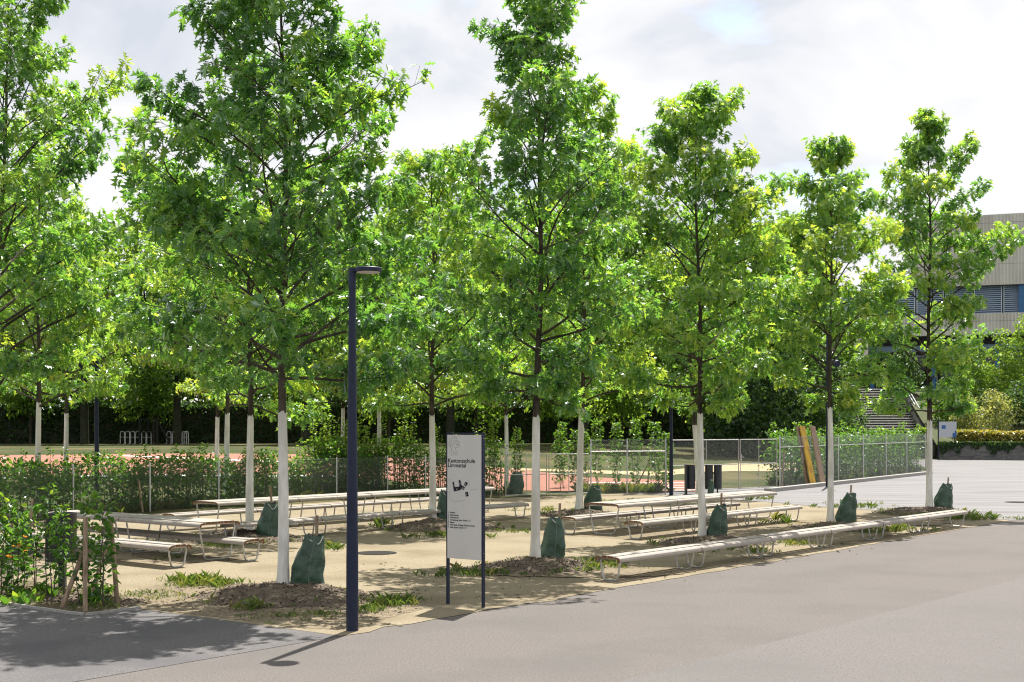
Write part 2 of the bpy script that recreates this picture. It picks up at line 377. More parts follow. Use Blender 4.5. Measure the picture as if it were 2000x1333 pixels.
# ------------------------------------------------------------------ oaks
def oak(base, H, prof, zc, paint, r0, seed, label, leaf=.17, dens=1.0, nl=30, shape=OAK, lean=(0, 0), tones=(.42, .2)):
    rng = np.random.default_rng(seed)
    base = Vector(base)
    t = thing('oak_tree', base, label, 'tree', 'young oaks with whitewashed trunks')
    B = np.array(base)
    zs = np.array([p[0] for p in prof]); Ls = np.array([p[1] for p in prof]); Rs = np.array([p[2] for p in prof])
    o_ = np.argsort(zs); zs, Ls, Rs = zs[o_], Ls[o_], Rs[o_]
    ph = rng.random(4) * 6
    def axis(z):
        s = z / H
        return B + np.array([lean[0] * s + .035 * math.sin(1.1 * z + ph[0]) * min(1, s * 2), lean[1] * s + .035 * math.sin(.9 * z + ph[1]) * min(1, s * 2), z])
    def tr(z): return max(.012, r0 * (1 - .92 * (z / H) ** .9)) + r0 * .55 * math.exp(-max(z, 0) / .16)
    def rad(z, az):
        l, r = np.interp(z, zs, Ls), np.interp(z, zs, Rs); c = math.cos(az)
        return l * (1 - c) / 2 + r * (1 + c) / 2
    zl = list(np.linspace(-.12, .5, 7)) + list(np.linspace(.6, paint, 8))
    MB().tube([axis(z) for z in zl], [tr(z) + .004 + .002 * math.sin(9 * z) for z in zl], 14).build('whitewashed_trunk', M['white'], t, True)
    wme = t.children[0].data if t.children else None
    if wme is None: wme = [o for o in sc.objects if o.parent == t][0].data
    for q in range(14): wme.vertices[14 * 14 + q].co.z += .03 * math.sin(q * 2.1 + seed) + rng.normal() * .018
    zu = np.linspace(paint - .01, H, 22)
    mb = MB(); mb.tube([axis(z) for z in zu], [tr(z) * (1 + .05 * math.sin(13 * z)) for z in zu], 9)
    A, Bq, ra, rb = [], [], [], []
    CP, CD, CT, CW = [], [], [], []
    def cl(p, d, tone, wt=7.5): CP.append(p); CD.append(d); CT.append(tone); CW.append(wt)
    for i in range(nl):
        s = (i + rng.random() * .9) / nl
        z0 = zc + (H - .55 - zc) * s ** 1.12
        az = i * 2.399 + rng.normal() * .35
        el = math.radians(24 + 36 * s + rng.normal() * 7)
        R = 1.0
        for _ in range(4): R = max(.25, rad(min(z0 + R * math.tan(el) * .85, H), az))
        R = max(.22, R - .04) * (.74 + .42 * rng.random())
        dh = np.array([math.cos(az), math.sin(az), 0]); dz = R * math.tan(el) * .85
        if s < .14: dz -= .35
        wob = np.array([-math.sin(az), math.cos(az), 0]) * rng.normal() * .16 * R; bow = rng.normal() * .07 * R
        c0 = axis(z0)
        def pt(u): return c0 + dh * R * u + np.array([0, 0, dz * (1.3 * u - .3 * u * u)]) + wob * math.sin(2.6 * u) + np.array([0, 0, .035 * math.sin(7 * u + i) + bow * math.sin(3.1 * u)])
        us = np.linspace(0, 1, 8); pts = [pt(u) for u in us]
        rl = min(.5 * tr(z0), .009 + .011 * R)
        mb.tube(pts, [rl * (1 - .8 * u) + .002 for u in us], 6, caps=False)
        n2 = max(4, int(R / .17) + 2)
        ltone = rng.normal() * .10
        for k in range(n2):
            if rng.random() < .10: continue
            u = .26 + .74 * (k + rng.random()) / n2
            u = min(u, .99); p = pt(u); d = pt(min(u + .02, 1.02)) - pt(u - .02); d /= np.linalg.norm(d)
            sd = np.cross(d, UP); sd /= np.linalg.norm(sd) + 1e-9
            side = 1 if k % 2 else -1
            tw = d * .8 + sd * side * (.45 + .7 * rng.random()) + UP * (-.12 + .55 * rng.random()); tw /= np.linalg.norm(tw)
            ln = (.2 + .26 * rng.random()) * R * (1.2 - .65 * u) + .16
            e = p + tw * ln + UP * .06 * ln
            A.append(p); Bq.append(e); ra.append(.0085); rb.append(.004)
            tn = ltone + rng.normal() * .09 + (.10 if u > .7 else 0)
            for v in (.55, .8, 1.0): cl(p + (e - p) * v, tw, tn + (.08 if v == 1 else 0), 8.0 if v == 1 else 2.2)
            for _ in range(2):
                v = .3 + .6 * rng.random(); p2 = p + (e - p) * v
                t2 = tw * .5 + rdir(1, rng)[0] * .8 + UP * .15; t2 /= np.linalg.norm(t2)
                e2 = p2 + t2 * (.13 + .17 * rng.random())
                A.append(p2); Bq.append(e2); ra.append(.004); rb.append(.0022); cl(e2, t2, tn, 5.0)
        e = pts[-1]; d = e - pts[-2]; d /= np.linalg.norm(d)
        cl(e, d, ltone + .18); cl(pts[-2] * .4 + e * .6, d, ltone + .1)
    z = H - 1.5
    while z < H:
        a = axis(z); d = rdir(1, rng)[0] * .6 + UP * .7; d /= np.linalg.norm(d); cl(a + d * .12, d, .1); A.append(a); Bq.append(a + d * .12); ra.append(.005); rb.append(.003); z += .13
    for _ in range(3): cl(axis(H), UP, .2)
    mb.build('branches', M['bark'], t, True)
    segs('twigs', A, Bq, ra, rb, 3, M['twig'], t)['kind'] = 'stuff'
    CP = np.array(CP); CD = np.array(CD); CT = np.array(CT)
    k = np.maximum(1, rng.poisson(np.array(CW) * dens)); idx = np.repeat(np.arange(len(CP)), k); n = len(idx)
    c = CP[idx]; a = CD[idx]
    wv = rdir(n, rng); pr = unit(wv - a * np.sum(wv * a, 1, keepdims=True))
    dl = unit(a * (.15 + .45 * rng.random((n, 1))) + pr * .9 + UP * (-.48 + .28 * rng.normal(size=(n, 1))))
    P = c - a * (rng.random((n, 1)) ** 1.6 * .13) + pr * .035 + rng.normal(size=(n, 3)) * .015
    nr = UP + rng.normal(size=(n, 3)) * .45 + a * .2
    nr = nr - dl * np.sum(nr * dl, 1, keepdims=True)
    Ln = leaf * np.clip(rng.normal(1, .24, n), .45, 1.6)
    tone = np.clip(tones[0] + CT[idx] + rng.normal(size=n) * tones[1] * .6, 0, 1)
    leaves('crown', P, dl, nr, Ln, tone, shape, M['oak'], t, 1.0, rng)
    return n

def gen(H, zc, R, k=1.0):
    return [(zc - .4, .3, .3), (zc + .3, R * .75, R * .75), (zc + .22 * (H - zc), R, R), (zc + .5 * (H - zc), R * .95, R * .95), (zc + .72 * (H - zc), R * .7, R * .7), (zc + .88 * (H - zc), R * .4, R * .4), (H, .2, .2)]
total = 0
total += oak(gp(553, 1160, 0), 10.3, [(10.3, .3, .3), (9.5, 1.0, .95), (8.93, 1.2, 1.1), (8.15, 1.4, 1.35), (7.4, 1.75, 1.6), (6.6, 2.05, 1.8), (5.84, 2.25, 2.1), (5.07, 2.4, 2.3), (4.3, 2.35, 2.35), (3.5, 2.15, 2.05), (2.9, 1.3, 1.1)], 3.15, 2.71, .085, 11, 'broad oak with whitewashed trunk standing directly behind the big dark blue lamp post', .172, 1.1, 54, OAK, (0, 0), (.36, .26))
total += oak(gp(1045, 1102), 10.7, [(10.7, .25, .25), (10.1, .6, .6), (9.5, .55, .6), (9.1, 1.0, .8), (8.4, 1.9, 1.25), (7.5, 2.05, 1.9), (6.55, 2.2, 1.9), (5.6, 2.1, 1.8), (4.7, 1.9, 1.7), (3.75, 1.5, 1.25), (3.0, .5, .5)], 2.95, 2.66, .088, 22, 'oak with whitewashed trunk just beyond the white information sign, green watering bag at its foot', .168, 1.1, 50, OAK, (.15, 0), (.40, .26))
total += oak(gp(1372, 1057), 9.8, [(9.8, .3, .3), (9.45, .55, .5), (9.06, .85, .7), (8.5, 1.3, 1.25), (7.9, 1.5, 1.5), (7.0, 1.8, 1.75), (6.25, 2.0, 1.95), (5.1, 2.05, 1.95), (4, 1.75, 1.65), (3.2, .8, .8)], 3.0, 2.78, .083, 33, 'oak with whitewashed trunk behind the near half of the long asphalt-side bench', .168, 1.15, 50, OAK, (-.15, 0), (.56, .24))
total += oak(gp(1622, 1027), 9.8, [(9.8, .3, .3), (9.4, .5, .45), (8.7, .6, .6), (8.1, 1.4, 1.35), (6.8, 2.0, 1.7), (5.5, 2.1, 1.7), (4.2, 1.7, 1.4), (3.4, .5, .5)], 3.05, 2.96, .082, 44, 'slim oak with whitewashed trunk behind the middle of the long asphalt-side bench', .172, 1.15, 48, OAK, (0, 0), (.58, .24))
total += oak(gp(1815, 999), 11.8, [(11.8, .25, .25), (11.2, .45, .45), (10.6, .75, .5), (9.9, 1.2, 1.1), (9.1, 1.5, 1.8), (7.6, 1.7, 2.1), (6.7, 1.8, 2.2), (5.7, 1.85, 1.7), (4.5, 1.7, 1.35), (3.3, 1.6, 1.2), (2.8, .4, .4)], 2.75, 2.65, .095, 55, 'tallest oak with whitewashed trunk at the far end of the long asphalt-side bench', .182, 1.15, 52, OAK, (0, 0), (.52, .24))
total += oak(gp(-24, 1087), 11.3, [(11.3, .4, .3), (10.9, 1.0, .9), (9.9, 1.6, 1.7), (8.7, 2.1, 2.15), (7.7, 2.2, 2.15), (6.7, 2.3, 2.3), (5.6, 2.3, 2.2), (4.7, 2.1, 2.0), (3.7, 1.6, 1.6), (3.0, .6, .6)], 3.2, 2.7, .09, 66, 'oak at the picture edge whose trunk stands behind the corner hedge', .165, 1.1, 50, OAK, (.45, 0), (.44, .24))
total += oak(gp(488, 1048), 9.6, gen(9.6, 2.9, 2.1), 2.9, 2.72, .095, 77, 'oak with whitewashed trunk at the near end of the longest slatted table', .172, 1.0, 38, OAK, (0, 0), (.54, .22))
total += oak(gp(845, 1027), 9.4, gen(9.4, 2.9, 2.0), 2.9, 2.76, .095, 88, 'oak with whitewashed trunk partly behind the white information sign', .172, 1.0, 38, OAK, (0, 0), (.54, .22))
total += oak(gp(1131, 1003), 11.6, gen(11.6, 3.1, 2.2), 3.1, 2.98, .105, 99, 'oak with whitewashed trunk between the wire gate and the slatted table', .185, 1.05, 44, OAK, (.3, 0), (.5, .2))
total += oak(gp(1366, 972), 9.5, gen(9.5, 3.2, 2.2), 3.2, 2.55, .105, 111, 'leaning oak with whitewashed trunk in front of the row of dark bins', .19, 1.0, 38, OAKL, (-.6, 0), (.5, .2))
def onfield(x, Y):
    p = at(x, Y); return Vector((p.x, p.y, fz(pq(p)[1])))
for x, Y, H, pt_, r, sd, lb in [
    (75, 36.8, 10.0, 3.15, .09, 121, 'thicker oak beyond the hedge beside the dark pole with spotlight'),
    (129, 48, 9.5, 2.95, .09, 122, 'thin-trunked oak beyond the hedge near the bare pole with spotlight'),
    (443, 43.5, 9.4, 2.9, .10, 123, 'thicker of the close pair of oaks beyond the mesh fence'),
    (424, 53, 9.4, 2.85, .095, 124, 'thinner of the close pair of oaks beyond the mesh fence'),
    (669, 52, 9.4, 3.2, .09, 125, 'oak beyond the mesh fence right beside the big lamp post'),
    (740, 51, 9.4, 3.1, .098, 126, 'oak beyond the mesh fence amid tall hedge shoots'),
    (989, 50, 9.8, 2.9, .09, 127, 'oak with a bag at its foot behind the double wire gate')]:
    b = onfield(x, Y)
    total += oak(b, H, gen(H, 2.9, 2.7), 2.95, pt_ - b.z, r, sd, lb, .205, .85, 34, OAKL, (0, 0), (.55, .22))
print('oak leaves', total)

# ------------------------------------------------------------------ mulch mounds, weeds
mounds = [(553, 1167, 1.25, .17), (1050, 1110, 1.2, .15), (1395, 1062, 1.2, .14), (1650, 1034, 1.2, .14), (1805, 1003, 1.4, .15), (-6, 1090, 1.2, .15), (480, 1055, 1.3, .2), (862, 1033, 1.35, .2), (1135, 1006, 1.2, .12)]
cA, cN, cL = [], [], []
wd = []
for i, (px, py, R, h) in enumerate(mounds):
    rng = np.random.default_rng(500 + i); c = gp(px, py); K, A_ = 14, 40; V = []; Fc = []
    ph = rng.random(6) * 6
    def edge(t): return R * (1 + .10 * math.sin(2 * t + ph[0]) + .07 * math.sin(5 * t + ph[1]) + .04 * math.sin(9 * t + ph[2]))
    def hz(x, y):
        r = math.hypot(x, y) / edge(math.atan2(y, x)); r = min(r, 1)
        return h * (1 - r * r) ** 1.2 * (1 + .25 * math.sin(5 * x + ph[3]) * math.sin(6 * y + ph[4])) + .008
    for k in range(K + 1):
        for j in range(A_):
            t = 2 * math.pi * j / A_; r = edge(t) * k / K; x, y = r * math.cos(t), r * math.sin(t)
            V.append((c.x + x, c.y + y, hz(x, y) + (rng.normal() * .012 if 0 < k < K else (-.01 if k == K else 0))))
    for k in range(K):
        for j in range(A_): Fc.append((k * A_ + j, (k + 1) * A_ + j, (k + 1) * A_ + (j + 1) % A_, k * A_ + (j + 1) % A_))
    m_ = MB().add(V, Fc).build('mulch_mound', M['mulch'], None, True); m_['kind'] = 'structure'
    n = 900
    t = rng.random(n) * 2 * math.pi; rr = np.sqrt(rng.random(n)) * 1.06
    for a, b in zip(t, rr):
        r = edge(a) * b; x, y = r * math.cos(a), r * math.sin(a)
        cA.append((c.x + x, c.y + y, hz(x, y) + .006)); cN.append(rng.normal(size=3) * .6 + UP); cL.append(.03 + .05 * rng.random())
    for _ in range(45 if i in (1, 4) else 22):
        a = rng.random() * 2 * math.pi; r = edge(a) * (.75 + .4 * rng.random()); wd.append((c.x + r * math.cos(a), c.y + r * math.sin(a), .02, .05 + .07 * rng.random()))
def chips(name, A_, N_, L_, m, rng):
    A_ = np.array(A_); n = len(A_); nn = unit(np.array(N_)); r = rdir(n, rng); u = unit(np.cross(nn, r)); v = np.cross(nn, u)
    Lq = np.array(L_)[:, None]
    q = np.stack([A_ - u * Lq / 2 - v * Lq * .16, A_ + u * Lq / 2 - v * Lq * .2, A_ + u * Lq / 2 + v * Lq * .16, A_ - u * Lq / 2 + v * Lq * .2, A_ + nn * .012], 1)
    f = np.array([[0, 1, 4], [1, 2, 4], [2, 3, 4], [3, 0, 4]]); loops = (f[None] + (np.arange(n) * 5)[:, None, None]).ravel()
    o = mesh_np(name, q.reshape(-1, 3), loops, np.arange(n * 4) * 3, m); o['kind'] = 'stuff'; return o
rng = np.random.default_rng(9)
# leaf litter and chips in the planting bed too
for _ in range(1500):
    u, v = rng.random(), rng.random(); p = gp(-200 + 440 * u, 1141 + 44 * u + 6 - 8 * v + 14 * v * (u > .3))
    cA.append((p.x, p.y + v * 1.2, .02)); cN.append(rng.normal(size=3) * .5 + UP); cL.append(.04 + .05 * rng.random())
for _ in range(1500):
    x_, y_ = 240 + 585 * rng.random(), 1138 + 92 * rng.random()
    if y_ < np.interp(x_, [240, 660, 830], [1180, 1228, 1190]) and y_ > np.interp(x_, [240, 400, 700, 830], [1160, 1138, 1162, 1188]):
        p = gp(x_, y_); cA.append((p.x, p.y, .014)); cN.append(rng.normal(size=3) * .4 + UP); cL.append(.02 + .05 * rng.random() ** 2)
tag(chips('mulch_chips', cA, cN, cL, M['chip'], rng), 'brown wood chips strewn over the mounds round the trunks', 'wood chips')
# clods of dark earth lying on the sand
cA, cN, cL = [], [], []
for px, py, s, n in [(1255, 1130, 20, 7), (1310, 1125, 40, 8), (1470, 1098, 40, 8), (780, 1110, 70, 12), (720, 1225, 60, 9), (820, 1150, 60, 10), (330, 1090, 60, 25), (300, 1075, 40, 20), (1000, 1160, 80, 10), (1650, 1075, 60, 8), (1350, 1040, 90, 30)]:
    for _ in range(n):
        p = gp(px + rng.normal() * s * .6, py + rng.normal() * s * .12); cA.append((p.x, p.y, .012)); cN.append(rng.normal(size=3) * .2 + UP); cL.append(.03 + .06 * rng.random())
tag(chips('earth_clods', cA, cN, cL, M['soil'], rng), 'small dark clods of earth scattered on the sand', 'clods')

def blades(name, spots, m, rng, per=9, label=None, wdt=.17):
    P, Dv, Nn, Ln, tn = [], [], [], [], []
    for x, y, z, h in spots:
        t0 = .3 + .45 * rng.random()
        for _ in range(per):
            a = rng.random() * 2 * math.pi; l = .15 + .5 * rng.random()
            P.append((x + rng.normal() * .05, y + rng.normal() * .05, z)); Dv.append((math.cos(a) * l, math.sin(a) * l, 1)); Nn.append((-math.cos(a), -math.sin(a), .3)); Ln.append(h * (.5 + .9 * rng.random())); tn.append(t0 + rng.normal() * .12)
    o = leaves(name, np.array(P), np.array(Dv), np.array(Nn), np.array(Ln), np.clip(tn, 0, 1), OVAL, m, None, wdt, rng)
    o['kind'] = 'stuff'
    if label: o['label'] = label
    return o
for px, py, sx, sy, n, h in [(400, 1143, 45, 5, 70, .22), (350, 1140, 40, 6, 40, .12), (770, 1180, 45, 6, 55, .18), (720, 1195, 20, 6, 20, .14), (300, 1165, 60, 8, 45, .09), (330, 1090, 50, 4, 20, .08), (650, 1072, 18, 3, 35, .22), (1860, 1012, 60, 3, 80, .22), (1905, 1015, 45, 3, 60, .2), (1720, 1038, 70, 5, 110, .2), (1560, 1065, 30, 4, 30, .16), (1490, 1080, 25, 4, 25, .14), (920, 1122, 50, 6, 50, .16), (1150, 1105, 90, 6, 90, .15), (1330, 1080, 60, 5, 40, .14), (880, 1050, 60, 4, 60, .2), (1000, 1040, 40, 3, 30, .14), (740, 1028, 12, 3, 12, .28), (1040, 998, 60, 3, 50, .15), (1250, 985, 90, 3, 70, .2), (1520, 1022, 25, 4, 25, .3), (1480, 975, 30, 3, 25, .25), (560, 1205, 90, 8, 60, .08), (480, 1190, 20, 5, 18, .2), (430, 1068, 40, 4, 60, .12), (180, 1185, 40, 8, 50, .12), (60, 1160, 60, 8, 60, .12), (1660, 990, 70, 3, 70, .25)]:
    for _ in range(int(n * .85)):
        p = gp(px + rng.normal() * sx * .6, py + rng.normal() * sy * .7); wd.append((p.x, p.y, .012, h * (.25 + .6 * rng.random() ** 1.5)))
tag(blades('weeds', wd, M['grass'], rng), 'green weeds and grass tufts round the mounds and along the sand edge', 'weeds')
# grass fringe along the foot of the fences
fg = []
for a, b, n in [(gp(143, 1010), gp(757, 969), 260), (gp(757, 969), gp(984, 969), 80), (gp(1154, 963), gp(1300, 963), 160), (gp(1530, 950), gp(1806, 921), 220)]:
    for _ in range(n):
        p = a.lerp(b, rng.random()); fg.append((p.x - .3 + rng.normal() * .25, p.y + .35 + rng.normal() * .25, .02, .16 + .22 * rng.random()))
tag(blades('fence_grass', fg, M['grass'], rng, 8), 'unmown grass along the foot of the wire fences', 'grass')

sp = [(268, 1186), (420, 1206), (560, 1224), (650, 1232), (720, 1215), (800, 1200), (826, 1190), (770, 1172), (700, 1160), (640, 1150), (520, 1142), (400, 1136), (330, 1140), (262, 1152), (236, 1168)]
P_ = []
for i in range(len(sp)):
    a, b = sp[i], sp[(i + 1) % len(sp)]
    for k in range(4): P_.append(gp(a[0] + (b[0] - a[0]) * k / 4 + rng.normal() * 5, a[1] + (b[1] - a[1]) * k / 4 + rng.normal() * 1.1))
sheet('soil_patch', P_, M['soil2'], .0095)
for ip, (c_, (rx_, ry_)) in enumerate([((1330, 1048), (150, 9)), ((1480, 1030), (110, 7)), ((1600, 1040), (150, 10)), ((380, 1088), (110, 13)), ((640, 1030), (90, 6)), ((1130, 1118), (190, 14)), ((1720, 1020), (150, 8))]):
    sheet('soil_patch', [gp(c_[0] + rx_ * math.cos(a) * (1 + .18 * math.sin(3 * a + rx_) + .1 * rng.normal()), c_[1] + ry_ * math.sin(a) * (1 + .2 * math.sin(2 * a + rx_) + .1 * rng.normal())) for a in np.linspace(0, 2 * math.pi, 40, endpoint=False)], M['soil2'], .0075 + .0022 * ip)
# ------------------------------------------------------------------ benches and tables
def pol(poly, c, u3, z): return [(c[0] + u3[0] * u, c[1] + u3[1] * u, z + zz) for u, zz in poly]
def rounded(P, r, n=4):
    out = []; K = len(P); P = [np.array(p, float) for p in P]
    for i in range(K):
        a, b, c = P[i - 1], P[i], P[(i + 1) % K]; u = (a - b) / np.linalg.norm(a - b); v = (c - b) / np.linalg.norm(c - b)
        for k in range(n + 1):
            t = k / n; out.append((b + u * r) * (1 - t) ** 2 + b * 2 * t * (1 - t) + (b + v * r) * t * t)
    return out
def row(name, near, dirv, nmod, w, z, label, cat, group, L_=2.55, first=.10, seed=0):
    near = Vector(near); d = Vector((dirv[0], dirv[1], 0)).normalized(); u = Vector((d.y, -d.x, 0))
    rr = random.Random(seed)
    t = thing(name, (near.x, near.y, 0), label, cat, group)
    W = w / 2; gap = .013
    fr = [(W + .004, -.098), (W + .008, -.070), (W, -.040), (W - .022, -.022), (W - .060, -.015), (W - .108, -.013), (W - .108, -.045), (W - .045, -.048), (W - .018, -.098)]
    bk = [(-a, b) for a, b in fr][::-1]
    inner = 2 * (W - .115) - gap; nI = 2 if w < .6 else 5; wi = inner / nI
    for m_ in range(nmod):
        s0 = m_ * L_ + .009; ln = L_ - .018
        dz0 = rr.uniform(-.004, .004)
        polys = [fr, bk]
        for k in range(nI):
            a = -(W - .115) + gap + k * wi; b = a + wi - gap
            polys.append([(b, -.004), (b - .004, 0), (a + .004, 0), (a, -.004), (a, -.040), (b, -.040)])
        for pl in polys:
            c = near + d * (s0 + rr.uniform(0, .006)); MB().prism(pol(pl, c, u, z + dz0 + rr.uniform(-.0015, .0015)), d * (ln - .008), 0, 1).build('slat', [M['wood'], M['endgrain']], t)
        offs = [first if m_ == 0 else .17, L_ - (.12 if m_ == nmod - 1 else .20)]
        for o_ in offs:
            c = near + d * (m_ * L_ + o_); wt = W - .035; wb = wt * .68; zt = z - .052; zb = .02
            ring = rounded([c + u * wt + Vector((0, 0, zt)), c - u * wt + Vector((0, 0, zt)), c - u * wb + Vector((0, 0, zb)), c + u * wb + Vector((0, 0, zb))], .075)
            MB().tube(ring, .0165, 8, True).build('leg_frame', M['steel'], t, True)
    return t
def fromedge(x, y, zl, w, dirv):                                    # centre line point from the pixel of the lower front edge
    p = gp(x, y, zl); u = Vector((dirv[1], -dirv[0], 0)); p = p - u * (w / 2); return (p.x, p.y, 0)
gb = 'long slatted benches on the sand court'; gt = 'long slatted tables on the sand court'
e_ = (-.778, .6285)
row('long_bench', fromedge(1209, 1098, .335, .47, D), D, 6, .47, .42, 'longest slatted bench, standing alone along the edge of the asphalt', 'bench', gb, seed=1)
row('long_table', fromedge(1207, 992, .645, .92, D), D, 3, .92, .73, 'long slatted table between two benches with a tree bag beside its near end', 'table', gt, seed=2)
row('long_bench', fromedge(1254, 1026, .335, .47, D), D, 3, .47, .42, 'slatted bench on the asphalt side of the table nearest the wire gates', 'bench', gb, seed=3)
row('long_bench', fromedge(1123, 1017.5, .335, .47, D), D, 3, .47, .42, 'slatted bench on the gate side of the table nearest the wire gates', 'bench', gb, seed=4)
row('long_table', fromedge(424, 988, .645, .92, D), D, 4, .92, .73, 'longest slatted table, set parallel to the low mesh fence and hedge', 'table', gt, seed=5)
row('long_bench', fromedge(457, 1031, .335, .47, D), D, 4, .47, .42, 'slatted bench in front of the longest table, side away from the mesh fence', 'bench', gb, seed=6)
row('long_bench', fromedge(340, 1011, .335, .47, D), D, 4, .47, .42, 'slatted bench squeezed between the longest table and the low mesh fence', 'bench', gb, seed=7)
def left(x, y, zl, w):
    p = gp(x, y, zl); u = Vector((-e_[1], e_[0], 0)); u = Vector((-.6285, -.778, 0)); p = p - u * (w / 2); return (p.x, p.y, 0)
row('long_table', left(392, 1030, .645, .92), e_, 2, .92, .73, 'short slatted table reaching behind the corner hedge with its end facing the lamp post', 'table', gt, seed=8)
row('long_bench', left(332, 1075, .335, .47), e_, 2, .47, .42, 'slatted bench nearest the corner hedge, on the near side of the short table', 'bench', gb, seed=9)
row('long_bench', left(478, 1064, .335, .47), e_, 2, .47, .42, 'slatted bench on the far side of the short table, ending at a mulch mound', 'bench', gb, seed=10)

# ------------------------------------------------------------------ lamp posts
def lamp(base, H, label, r=.075, rt=.043, spot=None, head=True):
    t = thing('lamp_post', base, label, 'lamp post', 'dark blue lamp posts'); b = Vector(base)
    zs = [0, .02, .9, 1.0, H - .25] if head else [0, .02, .9, 1.0, H]
    MB().tube([b + Vector((0, 0, z)) for z in zs], [r, r, r * .98, r * .96, rt], 20).build('pole', M['navy'], t, True)
    if head:
        MB().tube([b + Vector((0, 0, H - .248)), b + Vector((0, 0, H - .02)), b + Vector((0, 0, H))], [rt + .004, rt + .004, rt], 18).build('pole_sleeve', M['navy'], t, True)
        c = b + Vector((.20, -.03, H)); Rr = .165
        hd = MB(); hd.lathe(c, [(Rr - .012, -.052), (Rr, -.045), (Rr, -.005), (Rr - .01, .004), (.02, .006)], 36)
        hd.box(b + Vector((.04, -.005, H - .022)), .12, .075, .045)
        h = hd.build('lamp_head', M['navy'], t, True)
        MB().lathe(c + Vector((0, 0, -.058)), [(.02, 0), (Rr - .025, 0), (Rr - .02, .008)], 32).build('diffuser', M['lens'], h, True)
    if spot:
        zz, dx = spot
        MB().tube([b + Vector((0, 0, zz)), b + Vector((dx * .6, -.05, zz + .02))], .02, 8).build('spotlight_arm', M['navy'], t, True)
        c = b + Vector((dx, -.08, zz + .05)); dv = Vector((dx * .4, -.25, -.12))
        MB().tube([c - dv * .4, c, c + dv * .6, c + dv * .9], [.05, .10, .14, .145], 16).build('spotlight', M['navy'], t, True)
lamp(gp(688, 1233), 4.43, 'big dark blue lamp post with flat round head on the corner of sand and asphalt')
lamp(gp(189, 1003), 5.4, 'dark pole with a side spotlight beside the mesh fence and hedge', .07, .05, (4.35, -.26), False)
lamp(gp(1311, 968), 4.35, 'dark lamp post between the tall mesh fence and the dark bins')
lamp(gp(1616, 952), 6.3, 'dark lamp post hidden behind the slim oak beside the leaning boards', .07, .05, (5.1, .25), False)

# ------------------------------------------------------------------ information sign
A0, A1 = gp(875, 1181), gp(944, 1188); su = (A1 - A0); sw = su.length; su.normalize(); sn = Vector((su.y, -su.x, 0))
if sn.y > 0: sn = -sn
t = thing('information_sign', (A0 + A1) / 2, 'tall pale school information sign on two dark posts with a site plan', 'sign')
HS = 2.41
for p in (A0, A1):
    MB().box(p + Vector((0, 0, HS / 2)), .024, .052, HS, su, sn).build('post', M['navy'], t)
zb_, zt_ = .655, HS - .03
pn = MB().box((A0 + A1) / 2 + sn * .012 + Vector((0, 0, (zb_ + zt_) / 2)), sw - .024, .036, zt_ - zb_, su, sn).build('panel', M['signface'], t)
MB().box((A0 + A1) / 2 + Vector((0, 0, HS - .012)), sw - .026, .05, .02, su, sn).build('top_rail', M['navy'], t)
fo_ = sn * .0315
def sf(x, y):                                                        # sign face point from a photo pixel
    a = (x - 875) / 69.0; p = A0.lerp(A1, a); yr = 1181 + 7 * a; scl = (yr - 833) / CH
    return p + fo_ + Vector((0, 0, (yr - y) / scl))
def text(s, x, y, size, m, bold=0, name='lettering', parent=pn):
    cu = bpy.data.curves.new('txt', 'FONT'); cu.body = s; cu.size = size; cu.offset = bold; cu.extrude = .0004
    ob = bpy.data.objects.new('txt', cu); sc.collection.objects.link(ob)
    dg = bpy.context.evaluated_depsgraph_get(); me = bpy.data.meshes.new_from_object(ob.evaluated_get(dg)); bpy.data.objects.remove(ob)
    o = sf(x, y) - origin(parent)
    for v in me.vertices: v.co = o + su * v.co.x + Vector((0, 0, v.co.y)) + sn * v.co.z
    me.name = name; me.materials.clear(); me.materials.append(m); return obj(name, me, parent)
text('Kantonsschule', 877.5, 903.5, .082, M['print'], .0012)
text('Limmattal', 877.5, 912.5, .082, M['print'], .0012)
for i, (k, s) in enumerate([('P', 'Pavillon'), ('A', 'Klassentrakt'), ('B', 'Klassentrakt'), ('C', 'Verwaltung, Sport, Kultur 1-2'), ('D', 'Mensa'), ('E', 'Informatik, Biologie, Physik, Chemie'), ('F', 'Aula, Sport, Kultur 3-4')]):
    y = 1002.5 + i * 4.75
    text(k, 877.5, y, .030, M['print'], .0006); text(s, 882, y, .030, M['print'], .0006)
def face_poly(name, pts, m, off=.0006, parent=pn):
    P = [sf(870 + a / 7.4, 920 + b / 7.4) + sn * off for a, b in pts]; return MB().prism(P, sn * .0008).build(name, m, parent)
face_poly('plan_block', [(122, 165), (140, 150), (162, 235), (225, 225), (212, 140), (236, 128), (258, 212), (272, 212), (305, 240), (285, 276), (248, 256), (242, 276), (145, 298)], M['print'])
face_poly('plan_block', [(320, 150), (348, 185), (315, 228), (290, 195)], M['print'])
face_poly('plan_block', [(306, 312), (345, 300), (360, 362), (320, 374)], M['print'])
for (x, y, s) in [(150, 215, 'A'), (238, 188, 'B'), (190, 268, 'C'), (278, 252, 'D'), (318, 198, 'E'), (332, 345, 'F')]:
    o = text(s, 870 + (x - 9) / 7.4, 920 + (y + 6) / 7.4, .026, M['signface'], .0008, 'plan_letter'); o.location = o.location + sn * .003
gl = MB()
for pl in [[(75, 300), (70, 350), (85, 410), (150, 438), (300, 432)], [(355, 120), (368, 200), (362, 215)], [(375, 262), (400, 268), (430, 272), (490, 258)], [(70, 130), (110, 128)]]:
    P = [sf(870 + a / 7.4, 920 + b / 7.4) + sn * .0006 for a, b in pl]; gl.tube(P, .0016, 4)
for a, b in ((300, 88), (275, 360)):
    gl.tube([sf(870 + a / 7.4, 920 + b / 7.4) - su * .004, sf(870 + a / 7.4, 920 + b / 7.4) + su * .004], .004, 5)
